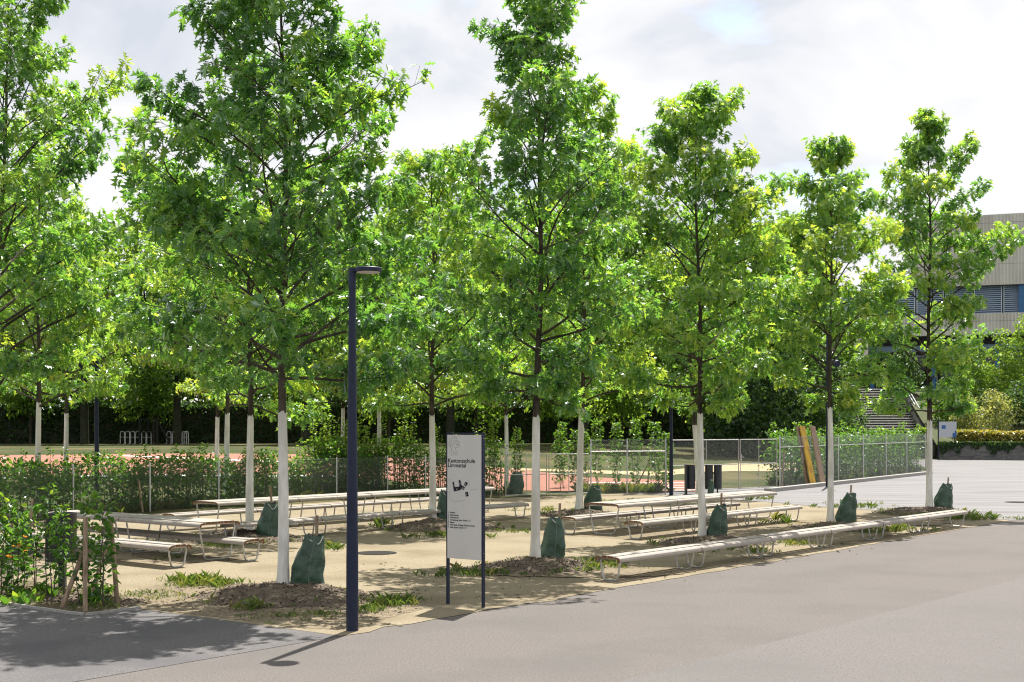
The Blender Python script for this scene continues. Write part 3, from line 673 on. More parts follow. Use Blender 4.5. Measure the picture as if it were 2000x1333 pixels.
gl.build('plan_lines', M['printgrey'], pn)
# standing lion crest drawn in thin outline
lion = [[(13, 3), (17, 2), (21, 4), (23, 8), (21, 11), (18, 10), (17, 13), (20, 17), (22, 21)], [(13, 3), (10, 6), (11, 10), (8, 13), (6, 18), (7, 24), (10, 28), (9, 33), (6, 37), (9, 41), (13, 41)],
        [(22, 21), (27, 19), (30, 20), (29, 23), (24, 25), (20, 24)], [(21, 14), (25, 11), (28, 12), (29, 15), (26, 16), (22, 18)], [(20, 24), (18, 28), (21, 32), (24, 36), (23, 41), (19, 41), (18, 36), (15, 32), (14, 36), (13, 41)],
        [(7, 24), (3, 22), (2, 16), (4, 10), (3, 6), (6, 5)], [(15, 6), (18, 6)], [(10, 18), (13, 21), (12, 26)], [(14, 12), (15, 16), (13, 18)]]
lm = MB()
for pl in lion:
    P = [sf(877.5 + a * .80, 851 + b * .93) + sn * .0006 for a, b in pl]; lm.tube(P, .0024, 4)
lm.build('lion_crest', M['printgrey'], pn)
bl = MB()
for z in (.75, 1.25, 1.78, 2.33):
    for k in (-.012, .012): bl.tube([A1 + su * .0115 + sn * k + Vector((0, 0, z)), A1 + su * .0145 + sn * k + Vector((0, 0, z))], .005, 8)
bl.build('rivets', M['steel'], t)

# ------------------------------------------------------------------ watering bags and their stakes
def bag(x0, x1, yb, yt, stake, label, slabel, seed, sh=1.0):
    rng = np.random.default_rng(seed); c = gp((x0 + x1) / 2, yb); scl = (yb - HOR) / CH
    W = (x1 - x0) / scl; Hh = (yb - yt) / scl
    t = thing('watering_bag', c, label, 'watering bag', 'green tree watering bags')
    K, n = 22, 36; V = []; Fc = []; ph = rng.random(8) * 6
    for k in range(K + 1):
        s = k / K
        wd_ = W / 2 * (1.0 + .10 * math.sin(s * 3.0) - .52 * s ** 1.5)
        off = .20 * W * s ** 1.2 * sh + .03 * W * math.sin(5 * s + ph[5])
        zz = Hh * s
        for j in range(n):
            a = 2 * math.pi * j / n; ca, sa = math.cos(a), math.sin(a)
            r = (abs(ca) ** 2.6 + abs(sa) ** 2.6) ** (-1 / 2.6)
            wr = 1 + .05 * math.sin(3 * a + 5 * s + ph[0]) * s + .035 * math.sin(7 * a - 9 * s + ph[1]) + .045 * math.sin(13 * s + 2 * a + ph[2]) + .03 * math.sin(21 * s - 5 * a + ph[6]) * math.sin(3 * a + ph[7]) + .012 * rng.normal() + (.06 * math.sin(6 * a + ph[3]) * max(0, (s - .7) / .3))
            zt = zz + (Hh * .022 * math.sin(2 * a + ph[4]) + Hh * .022 * math.sin(5 * a + ph[5])) * max(0, (s - .75) / .25)
            V.append((c.x + off + wd_ * ca * r * wr, c.y + wd_ * .78 * sa * r * wr, .05 + zt if k else .02))
    for k in range(K):
        for j in range(n): Fc.append((k * n + j, k * n + (j + 1) % n, (k + 1) * n + (j + 1) % n, (k + 1) * n + j))
    mb = MB().add(V, Fc); b = len(mb.v); mb.v.append((c.x + .20 * W * sh, c.y, .05 + Hh * .9))
    for j in range(n): mb.f.append([K * n + j, K * n + (j + 1) % n, b]); mb.m.append(1)
    mb.build('bag_body', [M['bag'], M['hole']], t, True)
    jn = int(n * .78)                                                 # zip seam on the camera side
    MB().tube([np.array(V[k * n + jn]) + (0, -.002, 0) for k in range(1, K)], .006, 5).build('zip_seam', M['seam'], t)
    jf = int(n * .70); top = [np.array(V[(K - 1) * n + (jf + q) % n]) + (0, -.008, -Hh * .10 * math.sin(math.pi * q / 9)) for q in range(10)]
    MB().tube(top, .009, 5).build('strap', M['strap'], t)
    if stake:
        sx, sy = stake; p = gp(x1 - .28 * (x1 - x0), yb - 2); tp = at(sx, p.y, zat(sy, p.y)); q = Vector((p.x, p.y + .12, 0))
        st = MB().tube([q, Vector((tp.x, p.y + .12, tp.z))], [.026, .024], 8).build('wooden_stake', M['stake'], None, True)
        tag(st, slabel, 'stake', 'wooden stakes beside the watering bags')
bag(568, 632, 1160, 1052, (617, 1008), 'largest green watering bag, on the mound beside the lamp post', 'stake behind the watering bag nearest the lamp post', 1)
bag(1056, 1103, 1099, 1017, (1094, 984), 'green watering bag beside the oak just past the information sign', 'stake behind the bag just past the information sign', 2, .4)
bag(1381, 1419, 1057, 991, (1411, 964), 'green watering bag behind the near half of the asphalt-side bench', 'stake at the bag behind the near half of the asphalt-side bench', 3)
bag(1632, 1670, 1027, 968, (1665, 948), 'green watering bag leaning at the slim oak behind the asphalt-side bench', 'stake at the slim oak behind the asphalt-side bench', 4, 1.4)
bag(1824, 1859, 999, 949, (1855, 933), 'dark green watering bag at the tallest oak by the bench end', 'stake at the tallest oak by the bench end', 5, 1.0)
bag(502, 546, 1057, 987, (526, 950), 'green watering bag between the two slatted table groups near the mesh fence', 'stake rising before the longest table', 6, .5)
bag(849, 884, 1026, 962, None, 'green watering bag half hidden by the information sign', '', 7, .6)
bag(1140, 1175, 1002, 953, None, 'green watering bag by the near end of the table close to the wire gates', '', 8, .7)
bag(1382, 1394, 968, 938, (1391, 926), 'small far green watering bag in front of the dark bins', 'stake at the bag in front of the dark bins', 9, .6)
bag(18, 62, 1092, 1024, (59, 976), 'green watering bag behind the corner hedge', 'stake behind the corner hedge at the bag', 10, .8)
bag(990, 1021, 966, 924, None, 'green watering bag seen through the double wire gate', '', 11, .9)

# ------------------------------------------------------------------ bins, manhole, boards
def bins(base, ux, k, label, h0, h1, r, single=False):
    b = Vector(base); u = Vector(ux).normalized(); t = thing('litter_bin', b, label, 'bin')
    wtot = (k - 1) * r * 2.25 + 2 * r
    if single:
        MB().box(b + Vector((0, 0, h0 / 2 + .02)), .10, .10, h0 + .1).build('post', M['bin'], t)
    else:
        MB().box(b - u * (wtot / 2 + .05) + Vector((0, 0, (h1 + .02) / 2)), .07, .30, h1 + .02, u, (-u.y, u.x, 0)).build('post', M['bin'], t)
        MB().box(b + u * (wtot / 2 - r) + Vector((0, .10, .14)), .05, .05, .28).build('post', M['bin'], t)
        MB().box(b + Vector((0, r + .03, h1 - .3)), wtot, .04, .06, u, (-u.y, u.x, 0)).build('back_rail', M['bin'], t)
    for i in range(k):
        c = b + u * ((i - (k - 1) / 2) * r * 2.25) + (Vector((0, -.06, 0)) if single else Vector((0, 0, 0)))
        MB().lathe(c, [(r * .9, h0), (r, h0 + .01), (r, h1 - .03), (r * 1.02, h1 - .02), (r * 1.02, h1), (r * .93, h1), (r * .9, h1 - .10)], 26).build('canister', M['bin'], t, True)
bins(gp(1376, 966), (1, 0, 0), 4, 'row of four dark cylindrical bins hung on a frame by the gate', .2, 1.08, .145)
bins(gp(122, 1150), (1, 0, 0), 1, 'dark round litter bin on a post behind the corner hedge', .42, 1.17, .23, True)
c = gp(735, 1080.5, .01); mh = thing('manhole_cover', c, 'round dark manhole cover lying in the sand', 'manhole cover')
MB().lathe(c, [(.40, 0), (.40, .006), (.37, .006), (.365, .002)], 40).build('rim', M['iron'], mh); MB().lathe(c, [(.362, 0), (.362, .005), (.02, .007)], 40).build('lid', M['iron'], mh)
c = gp(1990, 981.5, .006); tag(MB().lathe(c, [(.45, 0), (.45, .006), (.02, .007)], 32).build('drain_cover', M['iron']), 'flat dark drain cover in the pale asphalt path', 'drain cover')
Qv = Vector((-.778, .6285, 0)); Dv_ = Vector((.6285, .778, 0))
def board(x, y, m, wd_, label, th=.05, lean=.50, Hh=2.5):
    b = gp(x, y); a = Vector((Qv.x * lean, Qv.y * lean, Hh)).normalized(); nrm = Dv_.cross(a).normalized(); ln = math.hypot(lean, Hh)
    tag(MB().box(b + a * ln / 2 + Vector((0, 0, .01)), wd_, th, ln, Dv_, nrm, a).build('plank', m), label, 'plank', 'planks leaning on the fence')
board(1578, 950, M['bplank'], .24, 'narrow brown plank behind the yellow plank leaning on the fence', .05, .46)
board(1589, 950, M['yplank'], .44, 'bright yellow plank leaning on the mesh fence', .04, .52)
board(1608, 949, M['bplank'], .44, 'wide plain brown plank leaning on the fence beside the dark pole', .05, .50)

# ------------------------------------------------------------------ fences and gates
def wires(name, a, b, z0, z1, parent, c=.075, r=.0023):
    a = Vector(a); b = Vector(b); d = Vector((b.x - a.x, b.y - a.y, 0)); Ln = d.length; d.normalize(); h = z1 - z0; A_, B_ = [], []
    for sgn in (1, -1):
        k = -h
        while k < Ln:
            u0, u1 = k, k + h; t0 = max(0, -u0 / h) if u0 < 0 else 0; t1 = min(1, (Ln - u0) / h)
            if t1 > t0:
                f = lambda t: (u0 + t * h, z0 + (t if sgn > 0 else 1 - t) * h)
                p, q = f(t0), f(t1); A_.append((a.x + d.x * p[0], a.y + d.y * p[0], a.z + p[1])); B_.append((a.x + d.x * q[0], a.y + d.y * q[0], a.z + q[1]))
            k += c
    A_.append((a.x, a.y, a.z + z1)); B_.append((b.x, b.y, a.z + z1))
    o = segs(name, A_, B_, r, r, 3, M['wire'], parent); o['kind'] = 'stuff'; return o
def fence(pts, posts, h, label, rail=None, c=.075):
    t = thing('mesh_fence', pts[0], label, 'fence')
    for a, b in zip(pts[:-1], pts[1:]):
        wires('wire_mesh', a, b, .05, h, t, c)
        if rail: MB().tube([a + Vector((0, 0, rail)), b + Vector((0, 0, rail))], .021, 8).build('rail', M['steel'], t, True)
    for p in posts: MB().tube([p, p + Vector((0, 0, h + .03)), p + Vector((0, 0, h + .05))], [.026, .026, .012], 10).build('post', M['steel'], t, True)
    return t
fa = [gp(-420, 1070), gp(143, 1010), gp(757, 970), gp(982, 972)]
dA = (fa[2] - fa[1]); fposts = [fa[1] + dA * (k / 5) for k in range(-4, 6)] + [fa[2].lerp(fa[3], k / 3) for k in range(1, 3)]
fence(fa, fposts, 1.4, 'low wire mesh fence in front of the dense hornbeam hedge')
g0, g1, g2 = gp(985, 973), gp(1070, 970), gp(1151, 967)
def gate(a, b, h, label, n=2, handle=False, grp='galvanised wire gates'):
    a, b = Vector(a), Vector(b); d = (b - a); t = thing('wire_gate', a, label, 'gate', grp); z0 = .08
    dn = d.normalized(); a2, b2 = a + dn * .05, b - dn * .05
    fr = MB()
    Zv = lambda p, z: p + Vector((0, 0, z))
    MB().tube([Zv(a2, z0), Zv(a2, h), Zv(b2, h), Zv(b2, z0)], .022, 8, True).build('gate_frame', M['steel'], t, True)
    MB().tube([Zv(a2, (h + z0) / 2), Zv(b2, (h + z0) / 2)], .017, 8).build('middle_rail', M['steel'], t, True)
    for k in range(1, n):
        p = a2.lerp(b2, k / n); MB().tube([Zv(p, z0), Zv(p, h)], .014, 8).build('upright', M['steel'], t, True)
    wires('wire_mesh', a2, b2, z0, h, t, .07, .0024)
    if handle:
        p = a2 + dn * .06 - Vector((0, .04, 0))
        hb = MB(); hb.box(Zv(p, 1.28), .05, .05, .26, dn); hb.tube([Zv(p, 1.30) + Vector((0, -.03, 0)), Zv(p, 1.30) + Vector((0, -.08, 0)), Zv(p, 1.30) + dn * .13 + Vector((0, -.08, 0))], .013, 6); hb.build('lock_handle', M['steel'], t, True)
gate(g0, g1, 1.52, 'first leaf of the double wire gate, against the low fence')
gate(g1, g2, 1.5, 'second leaf of the double wire gate, against the tall fence')
h0 = gp(1154, 968); h1_ = gp(1300, 966)
fence([h0, h1_], [h0, gp(1225, 967.3), h1_], 2.0, 'tall wire mesh fence with loose hornbeam plants behind it', 1.58)
MB_ = MB()
k0, k1, k2 = gp(1312, 964.5), gp(1444, 958.5), gp(1519, 955)
gate(k0, k1, 1.98, 'wider leaf of the high wire gate behind the dark bins', 2)
gate(k1, k2, 1.98, 'narrow leaf of the high wire gate with the lock handle', 2, True)
r0_, r1_ = gp(1523, 955), gp(1808, 924)
fence([r0_, r1_], [r0_.lerp(r1_, k / 6) for k in range(7)], 2.08, 'high mesh fence along the pale path with boards leaning on it', 1.66)
ko = MB()
ka, kc = gp(1500, 962), gp(1816, 926.5); dv = kc - ka; ln = dv.length; dv.normalize(); ko.box((ka + kc) / 2 + Vector((0, 0, .07)), ln, .30, .16, dv, (-dv.y, dv.x, 0))
ko.build('path_kerb', M['kerb'])['kind'] = 'structure'

# ------------------------------------------------------------------ hornbeam hedges and plants
def plant_leaves(rng, base, h, spread, n, z0=.12, ln=.085):
    s = z0 + (1 - z0) * rng.random(n) ** .85
    prof = spread * (.45 + .75 * np.sin(np.clip(s, 0, 1) * 2.6)) * (1 - .45 * s)
    az = rng.random(n) * 2 * np.pi; r = prof * np.sqrt(rng.random(n))
    clump = .75 + .35 * np.sin(s * 17 + az * 2 + rng.random() * 6)
    r = r * clump
    P = np.stack([base[0] + r * np.cos(az), base[1] + r * np.sin(az), base[2] + h * s], 1)
    Dv = unit(np.stack([np.cos(az), np.sin(az), .2 + .8 * rng.normal(size=n) * .6], 1) + rng.normal(size=(n, 3)) * .35)
    Nn = UP + rng.normal(size=(n, 3)) * .55
    Ln = ln * np.clip(rng.normal(1, .22, n), .5, 1.5)
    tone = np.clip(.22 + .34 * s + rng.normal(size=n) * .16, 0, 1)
    return P, Dv, Nn, Ln, tone
def stems(rng, base, h, k, sp, thick=.010):
    A_, B_, ra, rb = [], [], [], []
    b = np.array(base, float)
    for i in range(k):
        p = b + np.array([rng.normal() * .04, rng.normal() * .04, -.03]); hh = h * (.82 + .2 * rng.random()) if i else h
        lean = rng.normal(size=2) * sp * .3; prev = p
        for j in range(1, 6):
            q = p + np.array([lean[0] * j / 5 + rng.normal() * .012, lean[1] * j / 5 + rng.normal() * .012, hh * j / 5])
            A_.append(prev); B_.append(q); ra.append(thick * (1 - .16 * (j - 1))); rb.append(thick * (1 - .16 * j))
            for _ in range(4):
                s_ = prev + (q - prev) * rng.random(); d = rdir(1, rng)[0]; d[2] = abs(d[2]) * .8 + .2
                A_.append(s_); B_.append(s_ + d * sp * (.5 + .6 * rng.random())); ra.append(.004); rb.append(.002)
            prev = q
    return A_, B_, ra, rb
def hornbeam(base, h, spread, n, seed, label, group, ln=.085, shape=OVAL, brown=0):
    rng = np.random.default_rng(seed); t = thing('hedge_plant', base, label, 'hedge plant', group)
    A_, B_, ra, rb = stems(rng, base, h, 2, spread); segs('stem', A_, B_, ra, rb, 5, M['twig'], t)
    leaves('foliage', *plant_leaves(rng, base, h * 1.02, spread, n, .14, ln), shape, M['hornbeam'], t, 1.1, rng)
    if brown: leaves('dry_foliage', *plant_leaves(rng, (base[0], base[1], base[2]), h * .8, spread, brown, .5, ln), shape, M['dead'], t, 1.1, rng)
gh = 'young hornbeam plants of the corner hedge'
cl_ = [(205, 1184, 1.45, 'corner hedge plant tied to the end stake, bushy at its foot', 0), (178, 1176, 1.5, 'corner hedge plant just behind the upright stake', 0), (157, 1183, 1.1, 'short corner hedge plant between the upright stake and the slanting brace', 0), (97, 1180, 1.62, 'tallest corner hedge plant, right before the dark litter bin', 0),
       (42, 1163, 1.15, 'corner hedge plant with brown leaves at its top', 9), (62, 1152, 1.25, 'thin corner hedge plant beside the one with brown leaves', 0), (20, 1146, 1.3, 'leafy corner hedge plant in front of the green bag', 0), (4, 1172, 1.05, 'corner hedge plant at the kerb near the picture edge', 0), (-14, 1150, 1.5, 'broad hornbeam plant at the picture edge of the corner hedge', 0),
       (-40, 1168, 1.4, 'hornbeam plant beyond the picture edge along the kerb', 0), (-60, 1148, 1.45, 'outermost hornbeam plant of the corner hedge', 0), (120, 1160, 1.3, 'corner hedge plant at the post of the litter bin', 0)]
for i, (x, y, h, lb, br) in enumerate(cl_): hornbeam(gp(x, y, .012), h,   .17 if x > 0 else .22, 140 if x > 0 else 190, 300 + i, lb, gh, .095, OVAL, br)
# low ground foliage in the bed
gc = [gp(rng.uniform(-150, 215), rng.uniform(1160, 1192)) for _ in range(34)]
gcs = [(p.x, p.y + .2, .015, .10 + .08 * rng.random()) for p in gc]
tag(blades('bed_weeds', gcs, M['hornbeam'], rng, 8, None, .9), 'low leafy ground cover in the corner planting bed', 'ground cover')
# stakes of the corner hedge
def pole(a, b, r, label):
    o = MB().tube([a, Vector(a).lerp(Vector(b), .5), b], [r, r * .98, r * .95], 10).build('hedge_stake', M['stake'], None, True); tag(o, label, 'stake', 'round stakes bracing the corner hedge')
pb = gp(166.5, 1196); pole(pb, pb + Vector((0, 0, 1.28)), .032, 'upright round stake at the tip of the corner hedge')
q0 = gp(121, 1187); q1 = at(163, q0.y + .15, zat(1078, q0.y + .15)); pole(q0, q1, .034, 'slanting brace stake next to the tallest hedge plant')
q0 = gp(177, 1172); q1 = at(213, q0.y + .5, zat(1045, q0.y + .5)); pole(q0, q1, .034, 'slanting brace stake leaning toward the benches')
pb = gp(216, 1186) + Vector((.02, .25, 0)); pole(pb, at(216, pb.y, zat(1012, pb.y)), .033, 'thick upright stake behind the end plant of the corner hedge')

# dense hedge behind the low fence
def hedge(pts, h, depth, n, label, ln, seed, shootn, shooth, tone0=.36, shape=OVAL, mt='hornbeam', stemn=120, name='hornbeam_hedge', zf=True):
    rng = np.random.default_rng(seed); t = thing(name, pts[0], label, 'hedge')
    P0 = np.array([np.array(p) for p in pts]); sg = np.linalg.norm(np.diff(P0[:, :2], axis=0), axis=1); cum = np.concatenate([[0], np.cumsum(sg)])
    def along(s):
        u = s * cum[-1]; x = np.interp(u, cum, P0[:, 0]); y = np.interp(u, cum, P0[:, 1]); return x, y
    s = rng.random(n); x, y = along(s)
    hh = h * (1 + .10 * np.sin(s * cum[-1] * 1.9) + .06 * np.sin(s * cum[-1] * 5.3 + 1))
    zz = hh * rng.random(n) ** .75
    dens_ = .5 + .5 * np.sin(s * cum[-1] * 2.7 + 2 * np.sin(zz * 3))
    keep = rng.random(n) < .55 + .45 * dens_
    off = rng.normal(size=(n, 2)) * depth * .38
    g = np.array([fz(pq((a, b))[1]) if zf else 0 for a, b in zip(x, y)])
    P = np.stack([x + off[:, 0], y + off[:, 1] + depth * .2, zz + .05 + g], 1)
    Dv = rdir(n, rng) + np.array([0, 0, .25]); Nn = UP + rng.normal(size=(n, 3)) * .6
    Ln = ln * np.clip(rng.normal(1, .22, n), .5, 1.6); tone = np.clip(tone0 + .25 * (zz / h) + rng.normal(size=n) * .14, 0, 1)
    PP, DD, NN_, LL, TT = [P[keep]], [Dv[keep]], [Nn[keep]], [Ln[keep]], [tone[keep]]
    A_, B_, ra, rb = [], [], [], []
    for k in range(shootn):
        sx, sy = along(rng.random()); gz = fz(pq((sx, sy))[1]) if zf else 0
        hs = h * .8 + shooth * rng.random() ** .8; m = int(26 + 40 * hs * .5)
        b = np.array([sx + rng.normal() * depth * .3, sy + depth * .2 + rng.normal() * depth * .2, gz])
        u = .45 + .55 * rng.random(m); rr_ = .13 * (1.25 - u); a = rng.random(m) * 6.28; lx = rng.normal() * .12
        PP.append(np.stack([b[0] + lx * u + rr_ * np.cos(a), b[1] + rr_ * np.sin(a), b[2] + hs * u], 1)); DD.append(np.stack([np.cos(a), np.sin(a), .5 + .3 * rng.normal(size=m)], 1)); NN_.append(UP + rng.normal(size=(m, 3)) * .5)
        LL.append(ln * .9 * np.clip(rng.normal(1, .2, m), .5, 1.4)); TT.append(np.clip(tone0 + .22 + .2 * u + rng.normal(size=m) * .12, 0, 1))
        A_.append(b); B_.append(b + np.array([lx, 0, hs])); ra.append(.010); rb.append(.003)
    for k in range(stemn):
        sx, sy = along(rng.random()); gz = fz(pq((sx, sy))[1]) if zf else 0; b = np.array([sx + rng.normal() * depth * .25, sy + depth * .2, gz - .03])
        A_.append(b); B_.append(b + np.array([rng.normal() * .08, rng.normal() * .08, h * (.7 + .4 * rng.random())])); ra.append(.014); rb.append(.004)
    segs('stems', A_, B_, ra, rb, 4, M['twig'], t)
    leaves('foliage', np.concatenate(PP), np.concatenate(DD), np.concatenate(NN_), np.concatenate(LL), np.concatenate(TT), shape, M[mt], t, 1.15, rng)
off = Vector((-.35, .45, 0))
hedge([p + off for p in (gp(-420, 1070), gp(143, 1010), gp(757, 970))] , 1.45, .6, 24000, 'dense green hornbeam hedge behind the low wire mesh fence', .10, 41, 80, .8, .24)
hedge([gp(620, 978) + off, gp(757, 970) + off, gp(978, 970) + Vector((0, .5, 0))], 1.8, .6, 9000, 'loose taller hornbeam hedge with pale shoots reaching past the information sign', .10, 42, 70, 1.5, .36)
hedge([gp(1533, 951) + off, gp(1806, 921) + off], 2.1, .8, 11500, 'dense sunlit hornbeam hedge behind the high mesh fence by the path', .13, 43, 36, 1.1, .22, OVAL, 'hornbeam', 150)
gm = 'separate young hornbeams by the gates'
for i, (x, y, h, lb) in enumerate([(1010, 962, 2.4, 'young hornbeam at the low fence end beside the gate post'), (1092, 962, 2.3, 'young hornbeam behind the middle of the double wire gate'), (1100, 955, 2.6, 'taller young hornbeam just behind the middle of the double wire gate'), (1124, 962, 2.3, 'young hornbeam behind the second leaf of the double gate'), (1143, 960, 2.3, 'young hornbeam at the tall fence post beside the double gate'),
    (1168, 961, 2.7, 'first young hornbeam behind the tall fence, next to its end post'), (1206, 963, 2.6, 'second young hornbeam behind the tall fence'), (1244, 965, 2.7, 'young hornbeam with a brace stake behind the tall fence'), (1281, 964, 2.6, 'young hornbeam beside the upright stake behind the tall fence'), (1304, 962, 2.2, 'young hornbeam hidden by the dark lamp post near the bins')]):
    p = gp(x, y) + Vector((0, .5, 0)); hornbeam((p.x, p.y, .0), h, .33, 430, 340 + i, lb, gm, .105, OVAL)
a = gp(1240, 962) + Vector((0, .4, 0)); pole(a, at(1270, a.y + .2, zat(897, a.y)), .03, 'slanting stake behind the tall mesh fence')
a = gp(1267, 962) + Vector((0, .5, 0)); pole(a, at(1269, a.y, zat(893, a.y)), .03, 'upright stake behind the tall mesh fence')
a = gp(273 + 0, 1003) + Vector((0, .3, 0)); pole(a, at(271, a.y, zat(938, a.y)), .03, 'thin stake inside the dense hedge behind the low fence')
a = gp(1531, 952) + Vector((0, .4, 0)); pole(a, at(1532, a.y, zat(880, a.y)), .04, 'short thick stake just behind the high fence corner')

# ------------------------------------------------------------------ far hedge, forest, shrubs
def blob(name, base, h, rx, ry, z0, lobes, n, ln, seed, mt, label, cat, group=None, trunk=.2, shape=DIAM, tone0=.45, wid=1.2):
    rng = np.random.default_rng(seed); b = Vector(base); t = thing(name, b, label, cat, group)
    B = np.array(b); cs = []
    for i in range(lobes):
        s = (i + .5) / lobes; zc_ = z0 + (h - z0) * s
        k = math.sin(min(1, .22 + s * .95) * math.pi * .92) ** .7
        a = i * 2.4 + rng.random(); q = rng.random() ** .5 * k * .75
        cs.append((B[0] + rx * q * math.cos(a), B[1] + ry * q * math.sin(a), B[2] + zc_ * .92 + rng.normal() * .02 * h, (.30 + .22 * rng.random()) * rx * (.55 + .6 * k)))
    cs = np.array(cs); wts = cs[:, 3] ** 2; wts /= wts.sum(); idx = rng.choice(lobes, n, p=wts)
    dv = rdir(n, rng); rr = cs[idx, 3] * (.62 + .45 * rng.random(n)) * (1 + .25 * np.sin(6 * dv[:, 0] + idx) * np.sin(5 * dv[:, 2] + 2 * idx))
    P = cs[idx, :3] + dv * rr[:, None] * np.array([1, 1, .85])
    P[:, 2] = np.maximum(P[:, 2], B[2] + .05)
    Dl = unit(dv * .6 + rng.normal(size=(n, 3)) * .6 + np.array([0, 0, -.25])); Nn = UP * .8 + dv * .6 + rng.normal(size=(n, 3)) * .4
    tone = np.clip(tone0 + .12 * rng.normal(size=n) + .10 * np.sin(idx * 1.7), 0, 1)
    mb = MB(); mb.tube([B + (0, 0, -.1), B + (0, 0, z0 + .2 * h), B + (.1, 0, h * .8)], [trunk, trunk * .75, trunk * .2], 8)
    for c in cs[::2]: mb.tube([B + (0, 0, min(z0 + .1 * h, c[2] - B[2]) * .8), (B + c[:3]) / 2 + np.array([0, 0, (c[2] - B[2]) * .1]), c[:3]], [trunk * .4, trunk * .25, .01], 5)
    mb.build('trunk' if cat == 'tree' else 'stems', M['bark'], t, True)
    leaves('crown' if cat == 'tree' else 'foliage', P, Dl, Nn, ln * np.clip(rng.normal(1, .25, n), .5, 1.7), tone, shape, M[mt], t, wid, rng)
gf = 'tall trees beyond the sports field'
ft = [(-120, 92, 20, 6), (40, 90, 19, 5.5), (175, 96, 18, 5.5), (300, 90, 19.5, 5.5), (420, 97, 20, 6), (545, 91, 19, 5.5), (660, 96, 20.5, 6), (790, 91, 20.5, 6), (905, 97, 20, 5.5), (1030, 92, 19, 5.5), (1140, 98, 20, 5.5), (1255, 92, 18, 5), (1365, 98, 18, 5.5), (1475, 93, 16.5, 5), (1535, 99, 18, 4.4), (1598, 105, 17.5, 3.6)]
FL = ['outermost wood tree past the picture edge beyond the track', 'wood tree above the start of the track by the thick white trunk', 'wood tree straight behind the pole with the spotlight', 'wood tree above the metal training frame', 'wood tree above the close pair of oaks', 'wood tree straight behind the oak at the lamp post', 'wood tree above the head of the big lamp post', 'wood tree above the thin oak amid hedge shoots',
      'wood tree straight behind the information sign', 'wood tree straight behind the oak past the information sign', 'wood tree above the second leaf of the double gate', 'wood tree above the tall fence with loose hornbeams', 'wood tree behind the oak leaning before the bins', 'wood tree above the lock of the high gate', 'wood tree above the leaning boards', 'last wood tree, between the leaning boards and the outdoor stairs']
for i, (x, Y, h, r) in enumerate(ft):
    Y += 11; h += 1.2; b = at(x, Y); g = fz(pq(b)[1]); n_ = len(ft)
    blob('forest_tree', (b.x, b.y, g), h, r, r * .8, 2.6, 26, 5200, .47, 800 + i, 'forest' if i % 3 else 'shrub', FL[i], 'tree', gf, .28, DIAM, .42 + .05 * (i % 3))
for i, (x, Y, h, r) in enumerate([(1440, 84, 6.5, 2.6), (1510, 86, 7.5, 2.8), (1575, 88, 8.0, 2.8), (1620, 92, 7.5, 2.4)]):
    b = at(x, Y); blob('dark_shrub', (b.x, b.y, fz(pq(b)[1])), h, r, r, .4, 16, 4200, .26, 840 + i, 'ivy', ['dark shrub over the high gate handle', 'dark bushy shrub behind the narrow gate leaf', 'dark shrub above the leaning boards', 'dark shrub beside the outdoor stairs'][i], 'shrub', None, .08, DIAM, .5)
SL = ['bright small tree behind the tall white trunk at the hedge start', 'bright small tree above the metal training frame', 'bright small tree between the close oak pair and the lamp post', 'bright small tree right of the lamp post beyond the track', 'bright small tree above the information sign', 'bright small tree above the double wire gate', 'bright small tree above the loose hornbeams by the tall fence', 'bright small tree above the dark bins']
for i, (x, Y, h, r) in enumerate([(60, 91, 7.5, 2.2), (300, 91, 7, 2.4), (590, 89, 7, 2.4), (760, 89.5, 6.4, 2.2), (930, 89, 7.4, 2.5), (1090, 89, 6.6, 2.3), (1215, 89.5, 7.2, 2.3), (1380, 90, 6.6, 2.2)]):
    b = at(x, Y); blob('small_tree', (b.x, b.y, fz(pq(b)[1])), h, r, r * .8, 2.3, 14, 3200, .24, 860 + i, 'shrub', SL[i].replace(' right of', ' just past'), 'tree', 'small bright trees beyond the track', .09, DIAM, .5)
# clipped dark hedge along the field
def boxhedge(a, b, h, depth, n, ln, label, mt, seed, z=0, core=True):
    rng = np.random.default_rng(seed); a, b = Vector(a), Vector(b); t = thing('clipped_hedge', a, label, 'hedge'); d = b - a; Ln = d.length; d.normalize(); nv = Vector((-d.y, d.x, 0))
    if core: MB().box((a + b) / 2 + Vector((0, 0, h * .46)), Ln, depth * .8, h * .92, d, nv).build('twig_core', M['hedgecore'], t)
    u = rng.random(n) * Ln; s = rng.random(n); top = rng.random(n) < .35
    v = np.where(top, (rng.random(n) - .5) * depth, -(np.sign(nv.y)) * depth * .45); zz = np.where(top, h * (.93 + .1 * rng.random(n)), h * s)
    zz = zz * (1 + .05 * np.sin(u * 1.3) + .04 * np.sin(u * 3.1))
    v = v + rng.normal(size=n) * .12
    P = np.stack([a.x + d.x * u + nv.x * v, a.y + d.y * u + nv.y * v, a.z + zz], 1)
    leaves('foliage', P, rdir(n, rng), UP + rng.normal(size=(n, 3)) * .7, ln * np.clip(rng.normal(1, .25, n), .5, 1.6), np.clip(.4 + rng.normal(size=n) * .2, 0, 1), DIAM, M[mt], t, 1.2, rng)
ha, hb_ = at(-120, 92, 1.28), at(1130, 94, 1.28)
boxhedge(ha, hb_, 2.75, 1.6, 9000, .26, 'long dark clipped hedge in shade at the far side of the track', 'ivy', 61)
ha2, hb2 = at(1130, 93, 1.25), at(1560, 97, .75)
boxhedge(ha2, hb2, 3.4, 1.6, 5000, .26, 'dark clipped hedge in shade beyond the high wire gate', 'ivy', 62)
